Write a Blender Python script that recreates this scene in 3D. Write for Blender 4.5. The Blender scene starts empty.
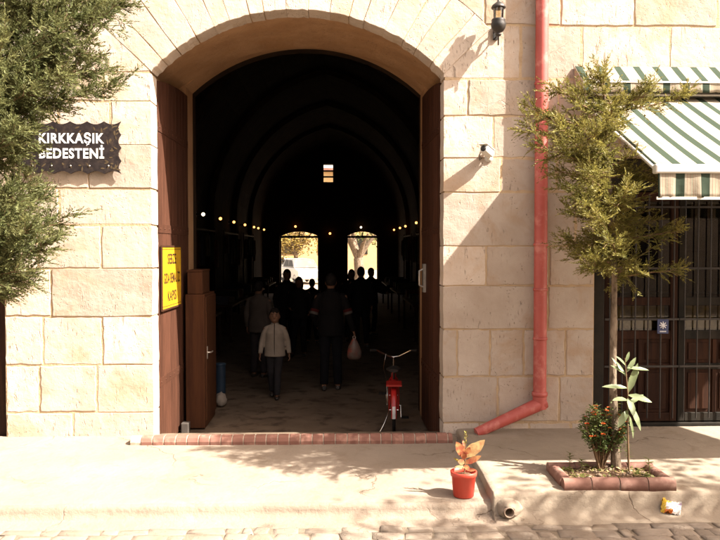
import bpy, bmesh, math, random
from mathutils import Vector, Matrix, noise as mnoise
R = random.Random(7)
sc = bpy.context.scene
COL = sc.collection
PI = math.pi
rad = math.radians

# ------------------------------------------------------------------ camera
CAMZ = 1.8
F = 760.0
YAW = math.atan(23/F); PITCH = math.atan(22/F)
fw = Vector((math.sin(YAW)*math.cos(PITCH), math.cos(YAW)*math.cos(PITCH), -math.sin(PITCH)))
rt = Vector((math.cos(YAW), -math.sin(YAW), 0))
up = rt.cross(fw)
CAM = Vector((0, 0, CAMZ))
def ray(px, py): return fw*F + rt*(px-360) - up*(py-270)
def at(px, py, Y):
    d = ray(px, py); return CAM + d*(Y/d.y)
def gr(px, py, z=0.0):
    d = ray(px, py); return CAM + d*((z-CAMZ)/d.z)
cam_d = bpy.data.cameras.new('camera'); cam = bpy.data.objects.new('camera', cam_d)
COL.objects.link(cam); cam.location = CAM
cam.rotation_euler = (PI/2-PITCH, 0, -YAW)
cam_d.sensor_width = 36; cam_d.lens = 36*F/720; cam_d.clip_end = 1500; cam_d.clip_start = .05
sc.camera = cam

# ------------------------------------------------------------------ objects
def tag(o, label=None, cat=None, group=None, kind=None):
    if label: o['label'] = label
    if cat: o['category'] = cat
    if group: o['group'] = group
    if kind: o['kind'] = kind
    return o
def thing(name, label, cat, loc=(0, 0, 0), rz=0, group=None):
    o = bpy.data.objects.new(name, None); COL.objects.link(o)
    o.location = loc; o.rotation_euler = (0, 0, rz); o.empty_display_size = .1
    return tag(o, label, cat, group)
def copy_tree(o, parent=None):
    c = o.copy(); COL.objects.link(c); c.parent = parent
    for ch in list(o.children): copy_tree(ch, c)
    return c
def link(name, me, parent=None):
    o = bpy.data.objects.new(name, me); COL.objects.link(o); o.parent = parent; return o
def applied(o, mods):
    """bake a list of (type, settings) modifiers into the object's mesh"""
    for t, kw in mods:
        m = o.modifiers.new(t, t)
        for k, v in kw.items(): setattr(m, k, v)
    dg = bpy.context.evaluated_depsgraph_get(); dg.update()
    me = bpy.data.meshes.new_from_object(o.evaluated_get(dg))
    o.modifiers.clear(); old = o.data; o.data = me
    if old.users == 0: bpy.data.meshes.remove(old)
    return o

class MB:
    def __init__(s): s.v = []; s.f = []; s.m = []; s.sm = []; s.mi = 0
    def add(s, vs, fs, smooth=False):
        n = len(s.v); s.v.extend([tuple(p) for p in vs])
        for f in fs:
            s.f.append(tuple(i+n for i in f)); s.m.append(s.mi); s.sm.append(smooth)
        return s
    def box(s, a, b, M=None):
        x0, y0, z0 = a; x1, y1, z1 = b
        vs = [Vector(p) for p in ((x0,y0,z0),(x1,y0,z0),(x1,y1,z0),(x0,y1,z0),(x0,y0,z1),(x1,y0,z1),(x1,y1,z1),(x0,y1,z1))]
        if M: vs = [M@v for v in vs]
        return s.add(vs, [(0,3,2,1),(4,5,6,7),(0,1,5,4),(1,2,6,5),(2,3,7,6),(3,0,4,7)])
    def cbox(s, c, d, M=None):
        return s.box([c[i]-d[i]/2 for i in range(3)], [c[i]+d[i]/2 for i in range(3)], M)
    def loft(s, pts, radii, seg=10, caps=True, smooth=True, twist=None):
        """tube along pts; a radius is a number or (rx, ry); frame kept close to world X"""
        pts = [Vector(p) for p in pts]; rings = []
        ref = None
        for i, p in enumerate(pts):
            a = pts[max(i-1, 0)]; b = pts[min(i+1, len(pts)-1)]
            t = (b-a)
            t = t.normalized() if t.length > 1e-9 else Vector((0, 0, 1))
            if ref is None:
                ref = Vector((1, 0, 0)) if abs(t.x) < .9 else Vector((0, 1, 0))
            u = (ref - t*ref.dot(t)).normalized(); w = t.cross(u); ref = u
            r = radii[i] if isinstance(radii, (list, tuple)) and not (len(radii) == 2 and len(pts) != 2) else radii
            rx, ry = r if isinstance(r, (list, tuple)) else (r, r)
            rings.append([p + u*(rx*math.cos(2*PI*k/seg)) + w*(ry*math.sin(2*PI*k/seg)) for k in range(seg)])
        vs = [v for r_ in rings for v in r_]; fs = []
        for i in range(len(pts)-1):
            for k in range(seg):
                k2 = (k+1) % seg
                fs.append((i*seg+k, i*seg+k2, (i+1)*seg+k2, (i+1)*seg+k))
        s.add(vs, fs, smooth)
        if caps:
            s.add(rings[0], [tuple(reversed(range(seg)))]); s.add(rings[-1], [tuple(range(seg))])
        return s
    def ell(s, c, r, seg=12, rings=8, M=None):
        c = Vector(c); vs = []; fs = []
        for i in range(rings+1):
            th = PI*i/rings
            for k in range(seg):
                ph = 2*PI*k/seg
                p = Vector((r[0]*math.sin(th)*math.cos(ph), r[1]*math.sin(th)*math.sin(ph), -r[2]*math.cos(th)))
                if M: p = M@p
                vs.append(c+p)
        for i in range(rings):
            for k in range(seg):
                k2 = (k+1) % seg
                fs.append((i*seg+k, i*seg+k2, (i+1)*seg+k2, (i+1)*seg+k))
        return s.add(vs, fs, True)
    def prism(s, poly, fn, d0, d1, smooth=False):
        """poly: 2-D outline; fn(a, b, d) -> 3-D point; extruded from d0 to d1"""
        n = len(poly)
        vs = [fn(a, b, d0) for a, b in poly] + [fn(a, b, d1) for a, b in poly]
        fs = [tuple(range(n)), tuple(reversed(range(n, 2*n)))]
        s.add(vs, fs)
        s.add(vs, [(i, i+n, (i+1) % n + n, (i+1) % n) for i in range(n)], smooth)
        return s
    def lathe(s, c, prof, seg=16, axis='z'):
        vs = []; fs = []; n = len(prof)
        for r, h in prof:
            for k in range(seg):
                a = 2*PI*k/seg
                if axis == 'z': vs.append((c[0]+r*math.cos(a), c[1]+r*math.sin(a), c[2]+h))
                elif axis == 'x': vs.append((c[0]+h, c[1]+r*math.cos(a), c[2]+r*math.sin(a)))
                else: vs.append((c[0]+r*math.cos(a), c[1]+h, c[2]+r*math.sin(a)))
        for i in range(n-1):
            for k in range(seg):
                k2 = (k+1) % seg
                fs.append((i*seg+k, i*seg+k2, (i+1)*seg+k2, (i+1)*seg+k))
        return s.add(vs, fs, True)
    def torus(s, c, Rr, r, axis='x', seg=32, sub=8):
        vs = []; fs = []
        for i in range(seg):
            a = 2*PI*i/seg
            for k in range(sub):
                b = 2*PI*k/sub; q = Rr+r*math.cos(b); h = r*math.sin(b)
                if axis == 'x': vs.append((c[0]+h, c[1]+q*math.cos(a), c[2]+q*math.sin(a)))
                else: vs.append((c[0]+q*math.cos(a), c[1]+q*math.sin(a), c[2]+h))
        for i in range(seg):
            for k in range(sub):
                fs.append((i*sub+k, ((i+1) % seg)*sub+k, ((i+1) % seg)*sub+(k+1) % sub, i*sub+(k+1) % sub))
        return s.add(vs, fs, True)
    def leaf(s, base, d, nrm, L, W, fold=.15, curl=.2):
        """a pointed leaf with a folded midrib, drooping by curl"""
        d = Vector(d).normalized(); nrm = Vector(nrm); side = d.cross(nrm)
        if side.length < 1e-4: side = d.orthogonal()
        side.normalize(); nrm = side.cross(d).normalized(); base = Vector(base)
        ts = (0, .3, .62, .85, 1); ws = (.12, .85, .9, .5, 0.0)
        vs = []
        for t, w in zip(ts, ws):
            c = base + d*(L*t) - nrm*(curl*L*t*t)
            vs += [c - side*(W/2*w) + nrm*(fold*W*w*.5), c, c + side*(W/2*w) + nrm*(fold*W*w*.5)]
        fs = []
        for i in range(4):
            a = i*3
            fs += [(a, a+1, a+4, a+3), (a+1, a+2, a+5, a+4)]
        return s.add(vs, fs, True)
    def build(s, name, mats, parent=None, bevel=0, kind=None):
        me = bpy.data.meshes.new(name); me.from_pydata(s.v, [], s.f)
        for m in (mats if isinstance(mats, (list, tuple)) else [mats]): me.materials.append(m)
        me.polygons.foreach_set('material_index', s.m)
        me.polygons.foreach_set('use_smooth', s.sm)
        me.validate(); me.update()
        o = link(name, me, parent)
        if bevel:
            applied(o, [('WELD', dict(merge_threshold=1e-5)), ('BEVEL', dict(width=bevel, segments=2, limit_method='ANGLE', angle_limit=rad(35)))])
        if kind: o['kind'] = kind
        return o

# ------------------------------------------------------------------ materials
def nt(name):
    m = bpy.data.materials.new(name); m.use_nodes = True
    n = m.node_tree; n.nodes.clear()
    out = n.nodes.new('ShaderNodeOutputMaterial'); b = n.nodes.new('ShaderNodeBsdfPrincipled')
    n.links.new(b.outputs[0], out.inputs[0])
    return m, n, b, out
def N(n, t, **kw):
    x = n.nodes.new('ShaderNode'+t)
    for k, v in kw.items():
        if k.startswith('i_'):
            key = k[2:]
            x.inputs[int(key) if key.isdigit() else key.replace('_', ' ')].default_value = v
        else: setattr(x, k, v)
    return x
def c4(c): return (c[0], c[1], c[2], 1)
def math_(n, op, a, b=None, clamp=False):
    x = N(n, 'Math', operation=op); x.use_clamp = clamp
    for i, q in enumerate((a, b)):
        if q is None: continue
        if isinstance(q, (int, float)): x.inputs[i].default_value = q
        else: n.links.new(q, x.inputs[i])
    return x.outputs[0]
def mixc(n, fac, a, b, mode='MIX'):
    x = N(n, 'MixRGB', blend_type=mode)
    for i, q in enumerate((fac, a, b)):
        if isinstance(q, (int, float)): x.inputs[i].default_value = q
        elif isinstance(q, tuple): x.inputs[i].default_value = c4(q)
        else: n.links.new(q, x.inputs[i])
    return x.outputs[0]
def coords(n, stretch=(1, 1, 1)):
    tc = N(n, 'TexCoord'); mp = N(n, 'Mapping'); mp.inputs['Scale'].default_value = stretch
    n.links.new(tc.outputs['Object'], mp.inputs[0]); return mp.outputs[0]
def noise(n, co, scale, detail=4, rough=.55, dist=0):
    x = N(n, 'TexNoise'); x.inputs['Scale'].default_value = scale; x.inputs['Detail'].default_value = detail
    x.inputs['Roughness'].default_value = rough; x.inputs['Distortion'].default_value = dist
    n.links.new(co, x.inputs['Vector']); return x.outputs['Fac']
def rng(n, v, a, b, c=0, d=1):
    x = N(n, 'MapRange'); x.inputs[1].default_value = a; x.inputs[2].default_value = b
    x.inputs[3].default_value = c; x.inputs[4].default_value = d; n.links.new(v, x.inputs[0]); return x.outputs[0]
def bump(n, b, h, strength=.4, dist=.01, prev=None):
    x = N(n, 'Bump'); x.inputs['Strength'].default_value = strength; x.inputs['Distance'].default_value = dist
    n.links.new(h, x.inputs['Height'])
    if prev is not None: n.links.new(prev, x.inputs['Normal'])
    n.links.new(x.outputs[0], b.inputs['Normal']); return x.outputs[0]
def mat(name, c1, c2=None, scale=8, rough=.75, bmp=.25, bdist=.004, bscale=None, island=0.0, stretch=(1, 1, 1), metal=0, transl=0, c3=None, sc3=2, spec=None):
    m, n, b, out = nt(name)
    co = coords(n, stretch)
    c2 = c2 or tuple(min(1, x*1.25) for x in c1)
    f = noise(n, co, scale, 5, .6)
    col = mixc(n, rng(n, f, .35, .65), c1, c2)
    if c3: col = mixc(n, rng(n, noise(n, co, sc3, 4, .6), .52, .68), col, c3)
    if island:
        g = N(n, 'NewGeometry')
        v = rng(n, g.outputs['Random Per Island'], 0, 1, 1-island, 1+island)
        col = mixc(n, 1.0, col, v, 'MULTIPLY')
    n.links.new(col, b.inputs['Base Color'])
    b.inputs['Roughness'].default_value = rough; b.inputs['Metallic'].default_value = metal
    if spec is None and rough >= .6: spec = .12
    if spec is not None: b.inputs['Specular IOR Level'].default_value = spec
    if bmp: bump(n, b, noise(n, co, bscale or scale*4, 5, .6), bmp, bdist)
    if transl:
        t = N(n, 'BsdfTranslucent'); n.links.new(col, t.inputs[0])
        mx = N(n, 'MixShader'); mx.inputs[0].default_value = transl
        n.links.new(b.outputs[0], mx.inputs[1]); n.links.new(t.outputs[0], mx.inputs[2]); n.links.new(mx.outputs[0], out.inputs[0])
    return m
def emit(name, col, s):
    m, n, b, out = nt(name)
    e = N(n, 'Emission'); e.inputs[0].default_value = c4(col); e.inputs[1].default_value = s
    n.links.new(e.outputs[0], out.inputs[0]); return m
def glass(name, tint=(.9, .9, .88), refl=.09):
    m, n, b, out = nt(name)
    t = N(n, 'BsdfTransparent'); t.inputs[0].default_value = c4(tint)
    g = N(n, 'BsdfGlossy'); g.inputs['Roughness'].default_value = .03
    fr = N(n, 'Fresnel'); fr.inputs[0].default_value = 1.5
    f = math_(n, 'ADD', fr.outputs[0], refl, True)
    mx = N(n, 'MixShader'); n.links.new(f, mx.inputs[0]); n.links.new(t.outputs[0], mx.inputs[1]); n.links.new(g.outputs[0], mx.inputs[2])
    n.links.new(mx.outputs[0], out.inputs[0]); return m

def stone_mat(name, a, b2, ochre, isl=.16, pits=1.0, dark=(.16, .12, .09)):
    m, n, b, out = nt(name)
    co = coords(n); g = N(n, 'NewGeometry'); ri = g.outputs['Random Per Island']
    # every block takes the pattern from elsewhere in the noise
    vm = N(n, 'VectorMath', operation='MULTIPLY_ADD')
    cb = N(n, 'CombineXYZ'); n.links.new(ri, cb.inputs[0]); n.links.new(ri, cb.inputs[2])
    n.links.new(cb.outputs[0], vm.inputs[0]); vm.inputs[1].default_value = (37, 11, 23); n.links.new(co, vm.inputs[2])
    cs = vm.outputs[0]
    col = mixc(n, rng(n, noise(n, cs, 2.6, 6, .62), .36, .64), a, b2)
    col = mixc(n, math_(n, 'MULTIPLY', rng(n, noise(n, cs, 1.5, 5, .7, .6), .50, .66), .8), col, ochre)
    col = mixc(n, 1.0, col, rng(n, ri, 0, 1, 1-isl, 1+isl), 'MULTIPLY')
    # bedding streaks and pits
    mp = N(n, 'Mapping'); mp.inputs['Scale'].default_value = (48, 48, 11); n.links.new(cs, mp.inputs[0])
    pn = noise(n, mp.outputs[0], 1.0, 3, .6)
    vmask = rng(n, noise(n, cs, 2.4, 3, .6), .47, .60)
    pit = math_(n, 'MULTIPLY', rng(n, pn, .60, .70), vmask)
    vo = N(n, 'TexVoronoi'); vo.inputs['Scale'].default_value = 42; vo.inputs['Randomness'].default_value = 1; n.links.new(cs, vo.inputs['Vector'])
    holes = math_(n, 'MULTIPLY', rng(n, vo.outputs['Distance'], .24, .10), rng(n, noise(n, cs, 5.0, 3, .6), .53, .62))
    mp2 = N(n, 'Mapping'); mp2.inputs['Scale'].default_value = (19, 19, 4.5); n.links.new(cs, mp2.inputs[0])
    crev = math_(n, 'MULTIPLY', rng(n, noise(n, mp2.outputs[0], 1.0, 5, .65, .4), .585, .66), math_(n, 'MULTIPLY', rng(n, ri, .62, .64), rng(n, noise(n, cs, 2.0, 3, .6), .42, .56)))
    # crazed cracks, only here and there
    cd = N(n, 'VectorMath', operation='MULTIPLY_ADD'); nx = N(n, 'TexNoise'); nx.inputs['Scale'].default_value = 2.2; nx.inputs['Detail'].default_value = 9
    n.links.new(cs, nx.inputs['Vector']); n.links.new(nx.outputs['Color'], cd.inputs[0]); cd.inputs[1].default_value = (.5, .5, .5); n.links.new(cs, cd.inputs[2])
    ve = N(n, 'TexVoronoi'); ve.feature = 'DISTANCE_TO_EDGE'; ve.inputs['Scale'].default_value = 2.1; n.links.new(cd.outputs[0], ve.inputs['Vector'])
    crack = math_(n, 'MULTIPLY', rng(n, ve.outputs['Distance'], .008, .001), rng(n, noise(n, cs, 1.1, 2, .5), .60, .66))
    bad = math_(n, 'MAXIMUM', math_(n, 'MULTIPLY', math_(n, 'MAXIMUM', math_(n, 'MAXIMUM', pit, holes), crev), pits), math_(n, 'MULTIPLY', crack, .35))
    col = mixc(n, math_(n, 'MULTIPLY', bad, .6), col, dark)
    n.links.new(col, b.inputs['Base Color']); b.inputs['Roughness'].default_value = .9
    b.inputs['Specular IOR Level'].default_value = .15
    h = math_(n, 'SUBTRACT', math_(n, 'MULTIPLY', noise(n, cs, 16, 8, .68), .55), math_(n, 'MULTIPLY', bad, .7))
    p = bump(n, b, h, .75, .014)
    bump(n, b, noise(n, cs, 3.2, 4, .5), .4, .05, p)
    return m

MAT = {}
MAT['stone'] = stone_mat('facade_stone', (.47, .395, .33), (.40, .322, .26), (.39, .275, .185), .19)
MAT['arch'] = stone_mat('arch_stone', (.475, .40, .335), (.415, .338, .275), (.42, .31, .21), .08)
MAT['mortar'] = mat('mortar', (.45, .335, .215), (.38, .27, .165), 9, .95, .7, .01)
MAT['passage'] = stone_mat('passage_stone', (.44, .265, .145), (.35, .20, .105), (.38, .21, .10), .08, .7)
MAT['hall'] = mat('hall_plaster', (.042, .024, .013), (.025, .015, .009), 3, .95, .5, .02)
MAT['wood'] = mat('door_wood', (.072, .029, .017), (.042, .017, .010), 3.5, .66, .5, .004, 22, .22, (9, 9, .7))
MAT['iron'] = mat('black_iron', (.018, .016, .015), (.035, .028, .024), 12, .5, .3, .002, metal=.3)
MAT['darkwood'] = mat('shop_wood', (.040, .016, .008), (.019, .008, .005), 3, .66, .4, .003, 22, .25, (8, 8, .7))
MAT['darkframe'] = mat('shop_frame', (.013, .012, .010), (.024, .019, .014), 6, .6, .3, .002)
MAT['redpaint'] = mat('red_pipe_paint', (.39, .078, .062), (.33, .058, .046), 4, .5, .25, .003, 30, c3=(.46, .15, .12), sc3=9)
MAT['brick'] = mat('terracotta', (.225, .112, .084), (.18, .086, .066), 5, .75, .35, .003, 40, .07, c3=(.36, .20, .15), sc3=6)
MAT['tile_edge'] = mat('tile_edging', (.20, .105, .080), (.145, .075, .058), 7, .75, .5, .004, 40, .12, c3=(.28, .17, .13), sc3=7)
MAT['grout'] = mat('grout', (.44, .36, .29), (.36, .28, .21), 20, .95, .5, .004)
MAT['soil'] = mat('soil', (.095, .055, .033), (.165, .10, .06), 18, .95, 1.0, .03, 40)
MAT['trunk'] = mat('bark', (.105, .075, .05), (.235, .18, .13), 9, .9, 1.0, .012, 26, stretch=(2, 2, .8), c3=(.06, .042, .028), sc3=14)
MAT['twig'] = mat('twig_bark', (.12, .075, .04), (.19, .12, .07), 20, .9, .4, .003)
MAT['pot'] = mat('pot_plastic', (.52, .060, .034), (.44, .045, .026), 9, .42, .1, .002)
MAT['steel'] = mat('galvanised', (.5, .48, .45), (.4, .38, .36), 20, .35, .1, .001, metal=.9)
MAT['white'] = mat('white_paint', (.58, .55, .49), (.50, .47, .41), 10, .5, .15, .002)
MAT['glassp'] = glass('lantern_glass', (.85, .78, .62), .06)
MAT['pane'] = glass('shop_glass', (.72, .70, .66), .03)
def plain(name, c, rough=.8, **k): return mat(name, c, tuple(x*.8 for x in c), 14, rough, **k)

def concrete(name, a, b2, c3, bs=.5):
    m, n, b, out = nt(name)
    co = coords(n)
    col = mixc(n, rng(n, noise(n, co, 1.3, 7, .62), .35, .65), a, b2)
    col = mixc(n, math_(n, 'MULTIPLY', rng(n, noise(n, co, 3.7, 6, .7, .5), .54, .7), .8), col, c3)
    sp = rng(n, noise(n, co, 90, 3, .7), .60, .72)
    col = mixc(n, math_(n, 'MULTIPLY', sp, .45), col, (.14, .10, .07))
    st = rng(n, noise(n, co, 11, 5, .75), .62, .74)
    col = mixc(n, math_(n, 'MULTIPLY', st, .5), col, (.19, .14, .10))
    cd = N(n, 'VectorMath', operation='MULTIPLY_ADD'); nx = N(n, 'TexNoise'); nx.inputs['Scale'].default_value = 2.5; nx.inputs['Detail'].default_value = 7
    n.links.new(co, nx.inputs['Vector']); n.links.new(nx.outputs['Color'], cd.inputs[0]); cd.inputs[1].default_value = (.7, .7, .7); n.links.new(co, cd.inputs[2])
    ve = N(n, 'TexVoronoi'); ve.feature = 'DISTANCE_TO_EDGE'; ve.inputs['Scale'].default_value = .75; n.links.new(cd.outputs[0], ve.inputs['Vector'])
    crack = math_(n, 'MULTIPLY', rng(n, ve.outputs['Distance'], .008, .002), rng(n, noise(n, co, .8, 2, .5), .47, .55))
    col = mixc(n, math_(n, 'MULTIPLY', crack, .7), col, (.12, .085, .06))
    n.links.new(col, b.inputs['Base Color']); b.inputs['Roughness'].default_value = .92; b.inputs['Specular IOR Level'].default_value = .15
    h = math_(n, 'SUBTRACT', noise(n, co, 22, 8, .7), math_(n, 'MULTIPLY', crack, .8))
    p = bump(n, b, h, bs, .012)
    bump(n, b, noise(n, co, 4, 4, .55), .5, .04, p)
    return m
MAT['walk'] = concrete('sidewalk_concrete', (.25, .202, .158), (.212, .168, .129), (.19, .143, .103))
MAT['platform'] = concrete('raised_concrete', (.265, .217, .166), (.22, .177, .133), (.195, .147, .102))
MAT['kerb'] = concrete('kerb_concrete', (.235, .188, .147), (.195, .154, .118), (.165, .122, .088), .8)
MAT['cobble'] = stone_mat('cobble_stone', (.22, .179, .142), (.18, .145, .113), (.18, .136, .098), .14, .6)
MAT['sand'] = mat('joint_sand', (.185, .148, .112), (.14, .11, .08), 6, .95, .8, .01, 60)
MAT['floor'] = mat('hall_floor', (.15, .11, .078), (.11, .08, .056), 2.2, .85, .4, .006, 18, c3=(.06, .042, .03), sc3=5)
MAT['ground'] = mat('far_ground', (.34, .27, .20), (.28, .22, .16), .6, .95, .4, .02, 8)

def stripes(name, period, lines):
    """cream cloth with woven stripes across X; lines = [(from, to, colour)] in fractions of the period"""
    m, n, b, out = nt(name)
    tc = N(n, 'TexCoord'); sp = N(n, 'SeparateXYZ'); n.links.new(tc.outputs['Object'], sp.inputs[0])
    fr = math_(n, 'FRACT', math_(n, 'DIVIDE', sp.outputs[0], period))
    col = None
    co = coords(n)
    col = mixc(n, rng(n, noise(n, co, 3, 5, .65), .35, .7), (.41, .365, .285), (.33, .29, .22))
    for a, c, k in lines:
        f = math_(n, 'MULTIPLY', math_(n, 'GREATER_THAN', fr, a), math_(n, 'LESS_THAN', fr, c))
        col = mixc(n, f, col, k)
    n.links.new(col, b.inputs['Base Color']); b.inputs['Roughness'].default_value = .85; b.inputs['Specular IOR Level'].default_value = .1
    bump(n, b, noise(n, co, 9, 4, .6), .25, .02)
    t = N(n, 'BsdfTranslucent'); n.links.new(col, t.inputs[0]); mx = N(n, 'MixShader'); mx.inputs[0].default_value = .22
    n.links.new(b.outputs[0], mx.inputs[1]); n.links.new(t.outputs[0], mx.inputs[2]); n.links.new(mx.outputs[0], out.inputs[0])
    return m
GREEN = (.040, .056, .038)
LN = [(.24, .62-.24, GREEN)]
def mkstripe(name, g):
    L = [(.19, .55, g)]
    for k, (a, w, c) in enumerate(((.64, .03, (.29, .20, .14)), (.71, .025, (.33, .25, .17)), (.77, .03, (.25, .17, .12)), (.835, .02, (.20, .20, .13)), (.89, .03, (.30, .21, .15)), (.96, .02, (.28, .20, .14)), (.03, .025, (.31, .23, .16)), (.09, .02, (.33, .25, .18)))):
        L.append((a, a+w, c))
    return stripes(name, .186, L)
MAT['awning'] = mkstripe('awning_cloth', GREEN)

# ------------------------------------------------------------------ key levels
WY = 7.3                                   # front of the facade
SL = at(150.5, 71, WY); SR = at(444, 74, WY); CR = at(299, 9.5, WY)
ax = (SL.x+SR.x)/2; half = (SR.x-SL.x)/2; zs = (SL.z+SR.z)/2; zc = CR.z
def arc(cx, a, zs, zc, n=28):
    rise = zc-zs; Rr = (a*a+rise*rise)/(2*rise); c0 = zc-Rr
    th = math.atan2(zs-c0, a)
    return [(cx+Rr*math.cos(th+(PI-2*th)*i/n), c0+Rr*math.sin(th+(PI-2*th)*i/n)) for i in range(n+1)], (cx, c0, Rr, th)   # right -> left
arc0, (acx, acz, aR, ath) = arc(ax, half, zs, zc)
RING = .62
FZ = -.25                                  # floor of the hall
SHX0, SHX1, SHZ = at(594.5, 300, WY).x, 5.62, 2.62
LSX0, LSX1, LSZ = -5.8, at(5, 350, WY).x, 2.3

def fxz(Y0):  # prism helper: outline in x-z, extruded along y
    return lambda a, b, d: (a, d, b)

# ================================================================== setting
def sheet(name, x0, x1, y0, y1, nx, ny, zf, m, xs=None, ys=None):
    mb = MB(); xs = xs or [x0+(x1-x0)*i/nx for i in range(nx+1)]; ys = ys or [y0+(y1-y0)*j/ny for j in range(ny+1)]
    nx = len(xs)-1; ny = len(ys)-1
    mb.add([(x, y, zf(x, y)) for y in ys for x in xs], [(j*(nx+1)+i, j*(nx+1)+i+1, (j+1)*(nx+1)+i+1, (j+1)*(nx+1)+i) for j in range(ny) for i in range(nx)], True)
    return mb.build(name, m, kind='structure')
def wob(x, y, s=1.0, a=.01, seed=0): return a*mnoise.noise(Vector((x*s+seed*7.1, y*s, seed*3.3)))
PX = at(456, 430, WY).x                    # left edge of the raised pavement
KY = 5.52                                  # kerb line
sheet('street', -300, 300, -300, KY, 1, 1, lambda x, y: -.1885, MAT['sand'])
sheet('courtyard_ground', -300, 300, WY+.02, 600, 1, 1, lambda x, y: -.275, MAT['ground'])
def walk_z(x, y):
    t = max(0, (WY-y)/(WY-KY)); return -.078*t + wob(x, y, 1.3, .008) + wob(x, y, 5, .003, 2) - (.05 if y < KY+.045 else 0)
xs = [-300, -60, -14] + [-8+.12*i for i in range(int((PX+.06+8)/.12)+1)] + [PX+.06]
ys = [KY+.04+(WY+.03-KY-.04)*j/16 for j in range(17)]; ys[1:1] = [KY+.055, KY+.075]
sheet('sidewalk', 0, 0, 0, 0, 0, 0, walk_z, MAT['walk'], xs, ys)
# kerb: separate worn stones in a row, seen from above and in front
def profile_run(name, x0, x1, prof, m, step=.06, amp=.006, seed=1):
    """prof: open list of (y, z) swept along x, each point wandering a little"""
    mb = MB(); n = max(2, int((x1-x0)/step)); k = len(prof)
    vs = []
    for i in range(n+1):
        x = x0+(x1-x0)*i/n
        for j, (y, z) in enumerate(prof):
            vs.append((x, y+wob(x, j*.7, 3.0, amp*1.6, seed)+wob(x, j, 13, amp*.6, seed+4), z+wob(x, j*.9+5, 2.5, amp, seed+1)+wob(x, j+9, 15, amp*.5, seed+5)))
    mb.add(vs, [(i*k+j, (i+1)*k+j, (i+1)*k+j+1, i*k+j+1) for i in range(n) for j in range(k-1)], True)
    return mb.build(name, m, kind='structure')
profile_run('kerb', -14, PX+.05, [(KY-.24, -.20), (KY-.16, -.186), (KY-.05, -.176), (KY-.012, -.165), (KY+.004, -.12), (KY+.010, -.094), (KY+.03, -.081), (KY+.06, -.079), (KY+.11, -.085)], MAT['kerb'], .07)
# raised pavement: level slab with a rounded front edge, its left end turned down to the lower walk
PZ0, PZ1 = .045, .004
def plat_top(x, y): return PZ1+(PZ0-PZ1)*(y-KY)/(WY-KY)
mb = MB()
nx = 150; X1 = 300
pxs = [PX-.022, PX-.014, PX-.003, PX+.006, PX+.05] + [PX+.1+.1*i for i in range(70)] + [12, 40, 300]
pys = [KY-.26, KY-.10, KY-.045, KY-.022, KY-.010, KY-.002, KY+.012, KY+.05] + [KY+.12+(WY+.03-KY-.12)*j/20 for j in range(21)]
vs = []
for y in pys:
    for i, x in enumerate(pxs):
        e = plat_top(x, max(y, KY))
        dyf = max(0, KY+.02-y)
        zf = e
        if y < KY+.05:
            zf = {0: -.205, 1: -.178, 2: -.158, 3: -.128, 4: -.035, 5: -.009, 6: -.002, 7: .0}[pys.index(y)]
        zz = zf + wob(x, y, 1.7, .007, 3) + wob(x, y, 7, .004, 5)
        low = min(-.25, zz-.02)
        side = {0: -.16, 1: -.10, 2: -.012, 3: -.003}.get(i)
        if side is not None: zz = min(zz, e+side) if side > -.15 else -.22
        xx = x
        # the front left corner was cast round the drain: it swells out and slopes down
        if x < PX+.6 and y < KY+.25:
            q = max(0, 1-abs(x-(PX+.05))/.42)*max(0, 1-abs(y-KY)/.24)
        # worn, wandering edges
        yy = y + (wob(x, 0, 2.3, .02, 8)+wob(x, 3, 11, .006, 9) if y < KY+.06 else 0)
        xx += wob(0, y, 4, .012, 6) if i < 5 else 0
        vs.append((xx, yy, zz))
k = len(pxs)
mb.add(vs, [(j*k+i, j*k+i+1, (j+1)*k+i+1, (j+1)*k+i) for j in range(len(pys)-1) for i in range(k-1)], True)
mb.build('raised_pavement', MAT['platform'], kind='structure')

# cobbles near the kerb
mb = MB()
y = KY-.17; row = 0
while y > 2.6:
    h = R.uniform(.085, .15); x = -6.2+R.uniform(0, .2)
    while x < 6.4:
        w = R.uniform(.09, .30)
        g = .004; z = -.183+R.uniform(-.006, .004)+wob(x, y, 1.1, .012, 2)
        c = []
        for (a, b2) in ((x+g, y-h+g), (x+w-g, y-h+g), (x+w-g, y-g), (x+g, y-g)):
            c.append((a+R.uniform(-.022, .022), b2+R.uniform(-.018, .018)))
        cx, cy = sum(p[0] for p in c)/4, sum(p[1] for p in c)/4
        def ring(t, zz): return [(cx+(p[0]-cx)*t, cy+(p[1]-cy)*t, zz+R.uniform(-.003, .003)) for p in c]
        vs = ring(1.0, z-.05)+ring(1.0, z-.010)+ring(.95, z-.003)+ring(.6, z+.001)
        fs = [(l*4+q, l*4+(q+1) % 4, (l+1)*4+(q+1) % 4, (l+1)*4+q) for l in range(3) for q in range(4)]+[(12, 13, 14, 15)]
        mb.add(vs, fs, True)
        x += w
    y -= h; row += 1
o = mb.build('cobble_pavement', MAT['cobble'], kind='structure')

# ================================================================== market hall
HALL = thing('market_hall', 'long pale stone market hall with a wide arched entrance and dark vaulted interior', 'building', (ax, WY, 0))
def part(mb, name, m, parent=HALL, bevel=0, label=None):
    """parts are written in world coordinates and then hung on their thing"""
    o = mb.build(name, m, parent, bevel)
    p = parent; T = Matrix.Identity(4)
    loc = Vector((0, 0, 0)); q = p
    while q is not None:
        loc += q.location; q = q.parent
    for v in o.data.vertices: v.co -= loc
    if label: o['label'] = label
    return o

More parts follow.
